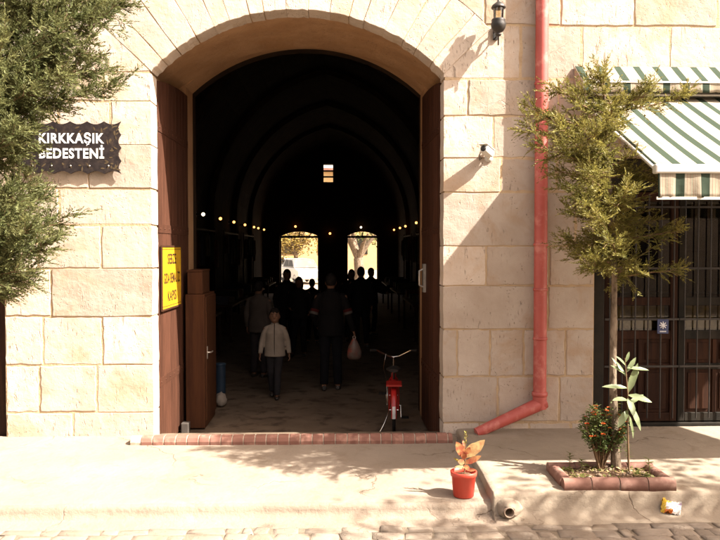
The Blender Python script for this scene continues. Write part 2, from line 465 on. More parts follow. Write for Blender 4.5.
# --- facade blocks
mb = MB()
def zof(py): return at(297, py, WY).z
def stone(x0, x1, z0, z1):
    g = R.uniform(.006, .011); dep = R.uniform(-.004, .005); n = 8
    def edge(p, q, amp):
        r = []
        for i in range(n):
            t = i/n; e = amp if i else amp*.4
            r.append((p[0]+(q[0]-p[0])*t+R.uniform(-e, e), p[1]+(q[1]-p[1])*t+R.uniform(-e, e)))
        return r
    a, b_, c, d = (x0+g, z0+g), (x1-g, z0+g), (x1-g, z1-g), (x0+g, z1-g)
    per = edge(a, b_, .0065)+edge(b_, c, .0065)+edge(c, d, .0065)+edge(d, a, .0065)
    cx, cz = (x0+x1)/2, (z0+z1)/2
    def ins(p, q): 
        dx, dz = cx-p[0], cz-p[1]; L = math.hypot(dx, dz); return (p[0]+dx/L*q*1.3, p[1]+dz/L*q*1.3)
    chip = [R.uniform(.003, .008) for _ in per]
    inn = [ins(p, c_) for p, c_ in zip(per, chip)]
    m_ = len(per)
    vs = [(x, WY+.25, z) for x, z in per]+[(x, WY+.006+dep, z) for x, z in per]+[(x, WY+dep, z) for x, z in inn]
    fs = [tuple(range(m_))]
    fs += [(i, i+m_, (i+1) % m_+m_, (i+1) % m_) for i in range(m_)]
    fs += [(i+m_, i+2*m_, (i+1) % m_+2*m_, (i+1) % m_+m_) for i in range(m_)]
    fs += [tuple(reversed(range(2*m_, 3*m_)))]
    mb.add(vs, fs)
JL = zs; TOPZ = 7.2
left_py = [440, 411, 364, 316, 268.5, 225.6, 189, 145.5, 102, 73, 18.5]
right_py = [438, 424, 377.6, 330, 286.3, 246, 191.6, 157, 115, 77.5, 23]
lj = {1: [38.5, 96], 0: [72], 2: [102], 3: [51.5], 4: [101.6], 5: [60], 6: [90], 7: [112, 60], 8: [105], 9: [65]}
rj = {1: [498, 560], 2: [457.7, 490, 524, 566], 3: [548], 4: [486, 549], 5: [575], 6: [500, 556], 7: [492, 561], 8: [467, 557], 9: [519, 580], 0: [480, 530, 572]}
def run(zlist, joints, xa, xb, toward):
    """courses from zlist; known joints near the door, random farther out"""
    for i in range(len(zlist)-1):
        z0, z1 = zlist[i], zlist[i+1]; h = z1-z0
        xsj = sorted(at(p, 300, WY).x for p in joints.get(i, []))
        js = [x for x in xsj if xa+.08 < x < xb-.08]
        if toward < 0:       # known joints at the right end, extend to the left
            x = (js[0] if js else xb); 
            while x > xa+.9: x -= R.uniform(.5, .95); js.insert(0, x)
        else:
            x = (js[-1] if js else xa)
            while x < xb-.9: x += R.uniform(.5, .95); js.append(x)
        js = [xa]+[x for x in js if xa+.15 < x < xb-.15]+[xb]
        for a, b_ in zip(js[:-1], js[1:]): stone(a, b_, z0, z1)
def zl(pys, top):
    z = [zof(p) for p in pys]; z[0] = -.06
    while z[-1] < top-.7: z.append(z[-1]+R.uniform(.38, .5))
    z.append(top); return z
zL = zl(left_py, TOPZ); zR = zl(right_py, TOPZ)
XL, XR = -9.0, 10.0
dl, dr = ax-half, ax+half
low = lambda zz, h: [z for z in zz if z < h-.05]+[h]
# left: outside the left shop opening below its head, then full courses
def side(zz, joints, xin, toward, op0, op1, opz, far):
    below = [z for z in zz if z < opz-.12]; above = [z for z in zz if z >= opz-.12]
    for i in range(len(below)-1): pass
    k = len(below)
    zb = below+[above[0]]
    if toward < 0:
        run(zb, joints, op1, xin, -1); run(zb, {}, far, op0, -1)
        run(above, {j-k: v for j, v in joints.items()}, far, xin, -1)
    else:
        run(zb, joints, xin, op0, 1); run(zb, {}, op1, far, 1)
        run(above, {j-k: v for j, v in joints.items()}, xin, far, 1)
    return above[0]
LSZ = side(zL, lj, ax, -1, LSX0, LSX1, LSZ, XL)
SHZ = side(zR, rj, ax, 1, SHX0, SHX1, SHZ, XR)
face = part(mb, 'facade', MAT['stone'])
# cut the arch (with room for its ring of voussoirs) out of the courses
Ro = aR+RING
ring_out = [(acx+Ro*math.cos(ath+(PI-2*ath)*i/28), acz+Ro*math.sin(ath+(PI-2*ath)*i/28)) for i in range(29)]
jag = random.Random(5)
def jamb(x, za, zb2, n=44): return [(x+jag.uniform(-.003, .003)+.005*mnoise.noise(Vector((x*9, (za+(zb2-za)*i/n)*3, 0))), za+(zb2-za)*i/n) for i in range(1, n)]
cut = [(dl, -1), (dr, -1)]+jamb(dr, -1, zs)+[(dr, zs)]+ring_out+[(dl, zs)]+jamb(dl, zs, -1)
cb = MB(); cb.prism(cut, lambda a, b, d: (a, d, b), WY-1, WY+1)
co_ = part(cb, 'cutter', MAT['stone'])
bm = bmesh.new(); bm.from_mesh(co_.data); bmesh.ops.recalc_face_normals(bm, faces=bm.faces); bm.to_mesh(co_.data); bm.free()
bm = bmesh.new(); bm.from_mesh(face.data); bmesh.ops.recalc_face_normals(bm, faces=bm.faces); bm.to_mesh(face.data); bm.free()
def boolean(o, cutter):
    m = o.modifiers.new('b', 'BOOLEAN'); m.object = cutter; m.operation = 'DIFFERENCE'; m.solver = 'EXACT'
    bpy.context.view_layer.update()
    dg = bpy.context.evaluated_depsgraph_get(); me = bpy.data.meshes.new_from_object(o.evaluated_get(dg))
    o.modifiers.clear(); o.data = me
boolean(face, co_)
bpy.data.objects.remove(co_)
# --- voussoirs
mb = MB(); nv = 17; e = ath
edges = [0]
for i in range(nv): edges.append(edges[-1]+R.uniform(.75, 1.25))
edges = [x/edges[-1] for x in edges]
for i in range(nv):
    a0 = ath+(PI-2*ath)*edges[i]; a1 = ath+(PI-2*ath)*edges[i+1]
    g = .0025
    def pol(r, a, s): return (acx+r*math.cos(a)-s*g*math.sin(a), acz+r*math.sin(a)+s*g*math.cos(a))
    ro = Ro-.005
    ins_ = [pol(aR, a0+(a1-a0)*t, 1-2*t) for t in (0, .25, .5, .75, 1)]
    outs = [pol(ro, a0+(a1-a0)*t, 1-2*t) for t in (1, .75, .5, .25, 0)]
    sidea = [pol(aR+(ro-aR)*t, a1, -1) for t in (.3, .65)]; sideb = [pol(aR+(ro-aR)*t, a0, 1) for t in (.65, .3)]
    per = [(p[0]+R.uniform(-.0055, .0055), p[1]+R.uniform(-.0055, .0055)) for p in ins_+sidea+outs+sideb]
    dep = R.uniform(-.004, .004); cx = sum(p[0] for p in per)/len(per); cz = sum(p[1] for p in per)/len(per); m_ = len(per)
    inn = []
    for p in per:
        dx, dz = cx-p[0], cz-p[1]; L = math.hypot(dx, dz); q = R.uniform(.002, .005); inn.append((p[0]+dx/L*q*1.3, p[1]+dz/L*q*1.3))
    vs = [(x, WY+.25, z) for x, z in per]+[(x, WY+.006+dep, z) for x, z in per]+[(x, WY+dep, z) for x, z in inn]
    mb.add(vs, [tuple(range(m_))]+[(k_, k_+m_, (k_+1) % m_+m_, (k_+1) % m_) for k_ in range(m_)]+[(k_+m_, k_+2*m_, (k_+1) % m_+2*m_, (k_+1) % m_+m_) for k_ in range(m_)]+[tuple(reversed(range(2*m_, 3*m_)))])
part(mb, 'arch_ring', MAT['arch'])
# --- mortar core behind the blocks, as strips round the openings
mb = MB()
y0, y1 = WY+.0050, WY+.245; o3 = .010
outl = [(dr+o3, -.3)]+[(x+(x-acx)/aR*o3, z+o3) for x, z in arc0]+[(dl-o3, -.3)]
def slab(poly): mb.prism(poly, lambda a, b, d: (a, d, b), y0, y1)
slab([(dr+o3, -.3), (SHX0-.003, -.3), (SHX0-.003, TOPZ-.01), (dr+o3, TOPZ-.01)])
slab([(LSX1+.003, -.3), (dl-o3, -.3), (dl-o3, TOPZ-.01), (LSX1+.003, TOPZ-.01)])
slab([(SHX0, SHZ+.003), (SHX1, SHZ+.003), (SHX1, TOPZ-.01), (SHX0, TOPZ-.01)])
slab([(SHX1+.003, -.3), (XR-.01, -.3), (XR-.01, TOPZ-.01), (SHX1+.003, TOPZ-.01)])
slab([(LSX0, LSZ+.003), (LSX1, LSZ+.003), (LSX1, TOPZ-.01), (LSX0, TOPZ-.01)])
slab([(XL+.01, -.3), (LSX0-.003, -.3), (LSX0-.003, TOPZ-.01), (XL+.01, TOPZ-.01)])
A = [(x+(x-acx)/aR*o3, z+o3) for x, z in arc0]
for (p, q) in zip(A[:-1], A[1:]): slab([q, p, (p[0], TOPZ-.01), (q[0], TOPZ-.01)])
part(mb, 'mortar_core', MAT['mortar'])
# --- entrance passage: side walls and a soffit behind the front ring
def vault(prof, y0, y1, th, name, m, smooth=True):
    """prof: inner outline from right foot over the top to left foot; a shell th thick, y0 to y1"""
    mb = MB(); n = len(prof)
    cx = sum(p[0] for p in prof)/n
    outp = []
    for i, p in enumerate(prof):
        a = prof[max(0, i-1)]; b_ = prof[min(n-1, i+1)]
        t = Vector((b_[0]-a[0], b_[1]-a[1])).normalized(); outp.append((p[0]+t.y*th, p[1]-t.x*th))
    vs = [(x, y0, z) for x, z in prof]+[(x, y1, z) for x, z in prof]+[(x, y0, z) for x, z in outp]+[(x, y1, z) for x, z in outp]
    mb.add(vs, [(i, i+1, i+1+n, i+n) for i in range(n-1)], False)
    mb.add(vs, [(i+2*n, i+3*n, i+1+3*n, i+1+2*n) for i in range(n-1)])
    mb.add(vs, [(i, i+2*n, i+1+2*n, i+1) for i in range(n-1)]+[(i+n, i+1+n, i+1+3*n, i+3*n) for i in range(n-1)])
    o = part(mb, name, m); return o
PYB = 8.9; PYE = 9.32
ch = arc(ax, half+.13, zs+.12, zc+.06)[0]
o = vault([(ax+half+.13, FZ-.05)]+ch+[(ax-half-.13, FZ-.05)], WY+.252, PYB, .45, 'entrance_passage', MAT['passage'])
rl, rr, rc = at(192.5, 93, PYE), at(420.5, 96, PYE), at(312, 49, PYE)
rax = (rl.x+rr.x)/2; rha = (rr.x-rl.x)/2
ra = arc(rax, rha, (rl.z+rr.z)/2, rc.z)[0]
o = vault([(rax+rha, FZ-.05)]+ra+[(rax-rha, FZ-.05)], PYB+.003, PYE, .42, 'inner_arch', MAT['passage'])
# --- hall
HX0, HX1, HY1 = -3.35, 2.75, 34.5
hcx = (HX0+HX1)/2; hha = (HX1-HX0)/2; hzs, hzc = 2.7, 6.5
def pointed(cx, a, z0, z1, n=10):
    # two arcs meeting in a point
    h = z1-z0; off = (h*h-a*a)/(2*a); Rr = a+off
    pts = []
    t1 = math.atan2(h, off)
    for i in range(n+1):
        t = t1*i/n; pts.append((cx-off+Rr*math.cos(t), z0+Rr*math.sin(t)))
    return pts+[(2*cx-x, z) for x, z in reversed(pts[:-1])]
hp = [(HX1, FZ-.05)]+pointed(hcx, hha, hzs, hzc)+[(HX0, FZ-.05)]
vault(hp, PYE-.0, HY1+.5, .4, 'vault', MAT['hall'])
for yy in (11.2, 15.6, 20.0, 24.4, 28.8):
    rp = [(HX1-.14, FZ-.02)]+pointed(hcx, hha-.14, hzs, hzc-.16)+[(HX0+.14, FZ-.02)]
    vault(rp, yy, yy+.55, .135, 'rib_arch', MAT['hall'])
# wall over the entrance, closing hall to passage
mb = MB()
yA, yB = PYE+.003, PYE+.25
zt = hzc+.3
def hs(poly): mb.prism(poly, lambda a, b, d: (a, d, b), yA, yB)
hs([(rax+rha+.01, FZ-.05), (HX1-.002, FZ-.05), (HX1-.002, zt), (rax+rha+.01, zt)])
hs([(HX0+.002, FZ-.05), (rax-rha-.01, FZ-.05), (rax-rha-.01, zt), (HX0+.002, zt)])
A = [(rax+(x-rax)*1.007, z+.01) for x, z in ra]
for (p, q) in zip(A[:-1], A[1:]): hs([q, p, (p[0], zt), (q[0], zt)])
part(mb, 'inner_wall', MAT['hall'])
# end wall with two doors and a window
mb = MB()
yA, yB = HY1, HY1+.45
E0, E1 = at(279.5, 240, HY1), at(319, 240, HY1); G0, G1 = at(346.5, 240, HY1), at(378.5, 240, HY1)
ez = at(330, 236.5, HY1).z; ezt = at(330, 231.5, HY1).z
w0, w1 = at(323.5, 182, HY1), at(333, 164, HY1)
def hs(poly): mb.prism(poly, lambda a, b, d: (a, d, b), yA, yB)
d1 = arc((E0.x+E1.x)/2, (E1.x-E0.x)/2, ez, ezt, 10)[0]; d2 = arc((G0.x+G1.x)/2, (G1.x-G0.x)/2, ez, ezt, 10)[0]
mid = (w0.z)-.5
hs([(HX0-.1, FZ-.05), (E0.x, FZ-.05), (E0.x, mid), (HX0-.1, mid)])
hs([(E1.x, FZ-.05), (G0.x, FZ-.05), (G0.x, mid), (E1.x, mid)])
hs([(G1.x, FZ-.05), (HX1+.1, FZ-.05), (HX1+.1, mid), (G1.x, mid)])
for dd in (d1, d2):
    for p, q in zip(dd[:-1], dd[1:]): hs([q, p, (p[0], mid), (q[0], mid)])
hs([(HX0-.1, mid), (w0.x, mid), (w0.x, hzc+.3), (HX0-.1, hzc+.3)])
hs([(w1.x, mid), (HX1+.1, mid), (HX1+.1, hzc+.3), (w1.x, hzc+.3)])
hs([(w0.x, mid), (w1.x, mid), (w1.x, w0.z), (w0.x, w0.z)])
hs([(w0.x, w1.z), (w1.x, w1.z), (w1.x, hzc+.3), (w0.x, hzc+.3)])
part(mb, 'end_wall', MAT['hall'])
for a, b_ in ((E0, E1), (G0, G1)):
    mb = MB(); ym = HY1+.2
    mb.box((a.x, ym, ez-.06), (b_.x, ym+.08, ez+.03))
    for x in (a.x, b_.x-.06): mb.box((x, ym+.002, FZ), (x+.06, ym+.078, ez-.061))
    mb.box(((a.x+b_.x)/2-.025, ym+.01, ez+.031), ((a.x+b_.x)/2+.025, ym+.06, ezt-.03))
    part(mb, 'doorframe', MAT['darkframe'])
mb = MB()
for t in (0.31, .64): 
    z = w0.z+(w1.z-w0.z)*t; mb.box((w0.x, HY1+.2, z-.035), (w1.x, HY1+.26, z+.035))
part(mb, 'window', MAT['darkframe'])
sheet('hall_floor', HX0-.3, HX1+.3, WY+.02, HY1+.6, 40, 120, lambda x, y: FZ+wob(x, y, 1.5, .006, 4), MAT['floor'])
# --- brick threshold
T0, T1 = at(131, 438, 7.06).x, at(452, 438, 7.06).x
mb = MB(); gb = MB(); x = T0; TY0, TY1 = 6.985, 7.36
prof = [(TY0, -.04), (TY0-.004, .016), (TY0+.012, .050), (TY0+.042, .066), (TY0+.09, .064), (TY0+.15, .04), (TY0+.17, -.04)]
while x < T1:
    w = min(R.uniform(.098, .112), T1-x)
    if T1-x-w < .04: w = T1-x
    jz = R.uniform(-.002, .002); jy = R.uniform(-.002, .002)
    if x == T0:   # worn, broken first brick
        mb.prism([(y, z*.75 if z > 0 else z) for y, z in prof], lambda a, b, d: (d+(.03 if a < TY0+.05 and d < x+.02 else 0), a+.02, b), x+.004, x+w-.004)
    else:
        mb.prism([(y+jy, z+jz if z > 0 else z) for y, z in prof], lambda a, b, d: (d, a, b), x+.005, x+w-.005)
    x += w
gb.prism([(TY0+.012, -.05), (TY0+.004, .014), (TY0+.017, .044), (TY0+.046, .060), (TY0+.085, .058), (TY0+.14, .034), (TY0+.16, -.05)], lambda a, b, d: (d, a, b), T0+.012, T1-.008)
th = part(mb, 'threshold', MAT['brick'], bevel=.004, label='row of rounded terracotta bricks across the entrance')
part(gb, 'mortar_bed', MAT['grout'], th)
# behind it the step drops to the floor of the hall
mb = MB(); mb.box((dl-.1, TY0+.165, FZ-.1), (dr+.1, WY+.30, -.05)); part(mb, 'step', MAT['floor'])

# ------------------------------------------------------------------ door leaves
def door_leaf(xh, yh, ang, mirror):
    """leaf hung at (xh, yh), opened into the passage; ang turns its free end toward the opening"""
    W = half-.03; root = MB(); n = 9; th_ = .07
    Hh = zs-.02-FZ-.04; crown = .40
    def P(u, t, z):  # u along the leaf, t through it
        return (xh+mirror*(u*math.sin(ang)+t*math.cos(ang)), yh+u*math.cos(ang)-t*math.sin(ang), z)
    for i in range(n):
        u0, u1 = W*i/n+.003, W*(i+1)/n-.003
        def ztop(u): 
            q = u/W; return zs-.03+crown*(1-(1-q)**2)*.30
        root.prism([(u0, FZ+.03), (u1, FZ+.03), (u1, ztop(u1)), (u0, ztop(u0))], lambda a, b, d: P(a, d, b), -th_, 0)
    leaf = part(root, 'door', MAT['wood'], bevel=.004)
    for z in (.42, 1.95, 2.95):
        band = MB()
        band.prism([(0, z), (W-.02, z+.0), (W-.02, z+.085), (0, z+.085)], lambda a, b, d: P(a, d, b), -.002, .006)
        for k in range(8):
            u = .05+(W-.12)*k/7; p = P(u, .006, z+.042)
            band.ell(p, (.009, .009, .009), 8, 5)
        part(band, 'iron_band', MAT['wood'], leaf)
    return leaf, P, W
leafL, PL, LW = door_leaf(dl+.005, WY+.2525, rad(1.2), 1)
leafR, PR, RW = door_leaf(dr-.005, WY+.2525, rad(1.0), -1)
mb = MB(); u = .98
mb.prism([(u, 1.30), (u+.10, 1.30), (u+.10, 1.62), (u, 1.62)], lambda a, b, d: PR(a, d, b), .001, .03)
mb.loft([PR(u+.05, .03, 1.36), PR(u+.05, .07, 1.38), PR(u+.05, .07, 1.54), PR(u+.05, .03, 1.56)], [.012]*4, 8)
part(mb, 'door_handle', MAT['steel'], leafR)

# ------------------------------------------------------------------ yellow notice on the left leaf
def text_mesh(body, size, fn, m, name, parent, ex=.002, bold=0.012, spacing=1.0, align='CENTER', xs=1.0):
    c = bpy.data.curves.new(name, 'FONT'); c.body = body; c.size = size; c.align_x = align; c.align_y = 'CENTER'
    c.offset = bold*size; c.extrude = 0; c.space_character = spacing; c.resolution_u = 3
    o = bpy.data.objects.new(name, c); COL.objects.link(o)
    dg = bpy.context.evaluated_depsgraph_get(); dg.update()
    me = bpy.data.meshes.new_from_object(o.evaluated_get(dg)); bpy.data.objects.remove(o)
    mb = MB(); off = Vector(fn(0, 0)) 
    mb.add([fn(v.co.x*xs, v.co.y) for v in me.vertices], [tuple(p.vertices) for p in me.polygons])
    return part(mb, name, m, parent)
yel = plain('yellow_sign_paint', (.52, .29, .008), .5, bmp=.1)
ink = plain('dark_ink', (.05, .022, .012), .6)
u0, u1 = .03, .86
def lz(px, py, u): 
    return at(px, py, PL(u, 0, 0)[1]).z
zt_, zb_ = lz(158, 246.5, u0), lz(158, 310.5, u0)
YS = thing('notice_board', 'yellow notice with dark lettering hanging on the left door leaf', 'sign', PL((u0+u1)/2, .016, zb_))
mb = MB(); mb.prism([(u0, zb_), (u1, zb_), (u1, zt_), (u0, zt_)], lambda a, b, d: PL(a, d, b), .016, .024)
part(mb, 'panel', yel, YS)
mb = MB(); t = .0245
for a0, a1, b0, b1 in ((u0-.012, u0+.006, zb_-.012, zt_+.012), (u1-.006, u1+.012, zb_-.012, zt_+.012), (u0+.006, u1-.006, zb_-.012, zb_+.006), (u0+.006, u1-.006, zt_-.006, zt_+.012)):
    mb.prism([(a0, b0), (a1, b0), (a1, b1), (a0, b1)], lambda a, b, d: PL(a, d, b), .014, .030)
part(mb, 'border', ink, YS)
for b0 in (zt_-.032, zb_+.026):
    mb = MB(); mb.prism([(u0+.02, b0), (u1-.02, b0), (u1-.02, b0+.006), (u0+.02, b0+.006)], lambda a, b, d: PL(a, d, b), .0242, .0252)
    part(mb, 'rule', ink, YS)
for body, zz, sz, xs_ in (('SEBZE', .79, .15, .95), ('GIDA BEMAL İZ', .48, .15, .66), ('KAPISI', .19, .15, .95)):
    text_mesh(body, sz, lambda x, y, zz=zz: PL((u0+u1)/2+x, .0256, zb_+(zt_-zb_)*zz+y*.98), ink, 'lettering', YS, bold=.02, xs=xs_)

# ------------------------------------------------------------------ black name board
SB = thing('name_board', 'black scalloped name board with white capitals on the wall left of the arch', 'sign', at(72, 148, WY-.03))
bx0, bx1 = at(20, 148, WY-.03).x, at(121.5, 148, WY-.03).x; bz0, bz1 = at(72, 174, WY-.03).z, at(72, 121.5, WY-.03).z
out = []
def scal(p, q, n, inward):
    r = []
    for i in range(n):
        for k in range(5):
            t = (i+k/5)/n; s = math.sin(PI*k/5)*.028
            r.append((p[0]+(q[0]-p[0])*t+inward[0]*s, p[1]+(q[1]-p[1])*t+inward[1]*s))
    return r
out = scal((bx0, bz0), (bx1, bz0), 6, (0, 1))+scal((bx1, bz0), (bx1, bz1), 4, (-1, 0))+scal((bx1, bz1), (bx0, bz1), 6, (0, -1))+scal((bx0, bz1), (bx0, bz0), 4, (1, 0))
mb = MB(); mb.prism(out, lambda a, b, d: (a, d, b), WY-.045, WY-.028)
blk = mat('board_paint', (.016, .012, .012), (.028, .021, .020), 30, .6, .3, .002, c3=(.040, .028, .022), sc3=22)
gold = plain('board_leaf', (.085, .06, .034), .7)
mb.mi = 1
for i in range(70):
    t = R.random(); edge = R.choice('tblr')
    m_ = .035+R.random()*.10
    if edge == 't': p = (bx0+(bx1-bx0)*t, bz1-m_)
    elif edge == 'b': p = (bx0+(bx1-bx0)*t, bz0+m_)
    elif edge == 'l': p = (bx0+m_, bz0+(bz1-bz0)*t)
    else: p = (bx1-m_, bz0+(bz1-bz0)*t)
    p = (min(max(p[0], bx0+.05), bx1-.05), min(max(p[1], bz0+.05), bz1-.05))
    a = R.uniform(0, 2*PI); mb.leaf((p[0], WY-.0462, p[1]), (math.cos(a), 0, math.sin(a)), (0, -1, 0), R.uniform(.03, .06), R.uniform(.012, .02), .02, 0)
part(mb, 'board', [blk, gold], SB)
wht = plain('letter_white', (.82, .80, .78), .5)
cx = at(72.5, 140, WY).x
text_mesh('KIRKKAŞIK', .128, lambda x, y: (cx+x, WY-.0475, at(72, 139.5, WY).z+y), wht, 'lettering', SB, bold=.032, xs=.87, spacing=1.10)
text_mesh('BEDESTENİ', .128, lambda x, y: (cx+x+.005, WY-.0475, at(72, 154.5, WY).z+y), wht, 'lettering', SB, bold=.032, xs=.87, spacing=1.10)
for i in range(5):
    mb = MB(); mb.ell((bx0+.12+(bx1-bx0-.24)*i/4, WY-.046, bz0+.075), (.009, .006, .009), 8, 5); part(mb, 'screw', MAT['steel'], SB)

# ------------------------------------------------------------------ red downpipe
pr = .062; pyy = WY-pr-.008
pa, pb = at(543.5, 0, pyy), at(538.5, 404, pyy)
xa = (pa.x+pb.x)/2
DP = thing('drainpipe', 'red drainpipe running down the wall and kicking out left at its foot', 'drainpipe', (xa, pyy, .05))
zb = pb.z
mb = MB(); mb.loft([(xa, pyy, 7.0), (xa, pyy, 4.0), (xa, pyy, 2.0), (xa, pyy, zb+.02)], [pr]*4, 20); part(mb, 'pipe', MAT['redpaint'], DP)
e1 = at(477, 428, WY-.24); e1.z = .052
el = Vector((xa, pyy, zb)); e1.y = WY-.20
mb = MB(); mb.loft([(xa, pyy, zb+.12), (xa, pyy, zb-.045)], [pr+.004]*2, 20)
dv = (e1-el).normalized()
mb.loft([tuple(el-dv*.055), tuple(el+dv*.02), tuple(el.lerp(e1, .55)), tuple(e1)], [pr+.003, pr+.003, pr-.006, pr-.014], 20)
mb.lathe((xa, pyy, zb+.075), [(pr+.003, 0), (pr+.012, .005), (pr+.012, .04), (pr+.003, .045)], 20)
part(mb, 'elbow', MAT['redpaint'], DP)
for py in (246, 291, 85, 340):
    z = at(540, py, pyy).z
    mb = MB(); mb.lathe((xa, pyy, z), [(pr, 0), (pr+.007, .003), (pr+.007, .025), (pr, .028)], 20)
    mb.box((xa-.018, pyy+pr-.01, z), (xa+.018, WY+.02, z+.026))
    part(mb, 'clamp', MAT['redpaint'], DP)

# ------------------------------------------------------------------ wall lanterns
def lantern(px, py, label):
    Yl = WY-.15; c = at(px, py, Yl)      # bottom of the finial
    T = thing('wall_lantern', label, 'lantern', (c.x, WY, c.z))
    mb = MB()
    mb.box((c.x-.022, WY-.016, c.z+.09), (c.x+.022, WY+.004, c.z+.22))
    mb.loft([(c.x, WY-.012, c.z+.17), (c.x, WY-.05, c.z+.20), (c.x, WY-.07, c.z+.13), (c.x, WY-.10, c.z+.16)], [.011]*4, 8)
    mb.loft([(c.x, WY-.012, c.z+.11), (c.x, WY-.05, c.z+.10), (c.x, WY-.10, c.z+.13)], [.007]*3, 8)
    part(mb, 'bracket', MAT['iron'], T, .003)
    mb = MB()
    mb.lathe((c.x, Yl, c.z), [(0, 0), (.007, .005), (.007, .085), (.022, .09), (.03, .105), (.015, .118), (.045, .13), (.066, .165), (.072, .2), (.062, .225), (.066, .235), (.06, .245), (0, .246)], 20)
    part(mb, 'bowl', MAT['iron'], T)
    mb = MB(); mb.lathe((c.x, Yl, c.z+.246), [(.042, 0), (.046, .05), (.05, .1)], 20); part(mb, 'glass', MAT['glassp'], T)
    for k in range(4):
        mb = MB(); a = PI/4+k*PI/2; mb.loft([(c.x+.05*math.cos(a), Yl+.05*math.sin(a), c.z+.24), (c.x+.055*math.cos(a), Yl+.055*math.sin(a), c.z+.352)], [.004, .004], 6); part(mb, 'cage_bar', MAT['iron'], T)
    mb = MB(); mb.lathe((c.x, Yl, c.z+.345), [(.0, .001), (.066, 0), (.068, .01), (.058, .03), (.03, .052), (.012, .062), (.01, .085), (.026, .095), (.03, .112), (.012, .125), (.008, .15), (.0, .165)], 20)
    part(mb, 'cap', MAT['iron'], T)
    return T
lantern(498.3, 45.5, 'black wall lantern beside the right shoulder of the arch, near the red pipe')
lantern(90.5, 27, 'black wall lantern half hidden by tree foliage, left of the arch')

# ------------------------------------------------------------------ security camera
c = at(487, 151.5, WY-.10)
SC = thing('security_camera', 'small white security camera on a bracket on the right pier', 'camera', (c.x, WY, c.z))
Mr = Matrix.Translation(c) @ Matrix.Rotation(rad(-38), 4, 'Z') @ Matrix.Rotation(rad(-16), 4, 'X')
mb = MB(); mb.cbox((0, 0, 0), (.08, .15, .068), Mr); part(mb, 'body', MAT['white'], SC, .012)
mb = MB(); mb.cbox((0, -.010, .039), (.092, .17, .009), Mr); part(mb, 'hood', MAT['white'], SC, .004)
mb = MB(); mb.lathe((0, 0, 0), [(0, -.084), (.026, -.084), (.028, -.08), (.028, -.07)], 16, 'y'); 
mb.v = [tuple(Mr@Vector(v)) for v in mb.v]; part(mb, 'lens', MAT['iron'], SC)
mb = MB(); mb.loft([(c.x+.01, c.y+.02, c.z-.03), (c.x+.03, WY-.05, c.z-.05), (c.x+.035, WY, c.z-.05)], [.012]*3, 8); mb.lathe((c.x+.035, WY-.014, c.z-.05), [(0, 0), (.04, 0), (.04, .016)], 16, 'y')
part(mb, 'bracket', MAT['white'], SC)
mb = MB(); mb.loft([(c.x-.03, WY-.01, c.z-.05), (c.x-.055, WY-.02, c.z-.075), (c.x-.05, WY-.006, c.z-.02), (c.x-.02, WY-.006, c.z+.06)], [.004]*4, 6); part(mb, 'cable', MAT['iron'], SC)

# ------------------------------------------------------------------ awning
AW = thing('awning', 'green and cream striped awning with scalloped hood over the shop doors', 'awning', (at(590, 97, WY).x, WY, 2.5))
ax0 = at(582, 97, WY-.06).x; ax1 = 5.9
az1 = at(640, 97, WY-.06).z
AYf = 5.52
fl = at(655.5, 166, AYf); afz = fl.z
awx0 = fl.x
def cloth(name, x0, x1, fn, nx, nv, m, parent, thick=.002):
    mb = MB()
    vs = [fn(x0+(x1-x0)*i/nx, j/nv) for j in range(nv+1) for i in range(nx+1)]
    mb.add(vs, [(j*(nx+1)+i, j*(nx+1)+i+1, (j+1)*(nx+1)+i+1, (j+1)*(nx+1)+i) for j in range(nv) for i in range(nx)], True)
    o = part(mb, name, m, parent)
    applied(o, [('SOLIDIFY', dict(thickness=thick))]); return o
def main_fn(x, t):
    y = WY-.08+(AYf+.0-(WY-.08))*t; z = az1+(afz-az1)*t
    sag = -.018*math.sin(PI*t)*(1+.4*math.sin(x*5)) + .004*math.sin(x*19+t*2)*math.sin(PI*t)
    return (x, y, z+sag)
cloth('canopy', awx0, ax1, main_fn, 80, 14, MAT['awning'], AW)
vz0, vz1 = at(655, 172, AYf).z, at(655, 197.5, AYf).z
cloth('valance', awx0+.01, ax1, lambda x, t: (x, AYf-.022+.010*math.sin(x*23)*t+.006*math.sin(x*61)*t, vz0+(vz1-vz0)*t+.002*math.sin(x*23+1)), 160, 6, MAT['awning'], AW)
mb = MB(); mb.box((awx0-.015, AYf-.04, vz0-.012), (ax1, AYf+.03, afz+.012)); part(mb, 'front_bar', MAT['white'], AW, .012)
mb = MB(); mb.box((awx0, AYf-.032, vz1-.016), (ax1, AYf-.016, vz1+.004)); part(mb, 'hem', MAT['white'], AW)
# edge tape of the canopy on its left side and the folding arms
mb = MB()
a, b_ = Vector(main_fn(awx0, 0)), Vector(main_fn(awx0, 1))
mb.loft([a+Vector((-.012, 0, -.012)), a.lerp(b_, .5)+Vector((-.012, 0, -.03)), b_+Vector((-.012, 0, -.012))], [.014]*3, 8)
part(mb, 'side_tape', MAT['white'], AW)
for xx in (awx0+.35, ax1-.6):
    mb = MB(); mb.loft([(xx, WY, az1-.1), (xx+.45, (WY+AYf)/2, (az1+afz)/2-.1), (xx, AYf+.01, afz-.03)], [.022]*3, 8); part(mb, 'arm', MAT['white'], AW)
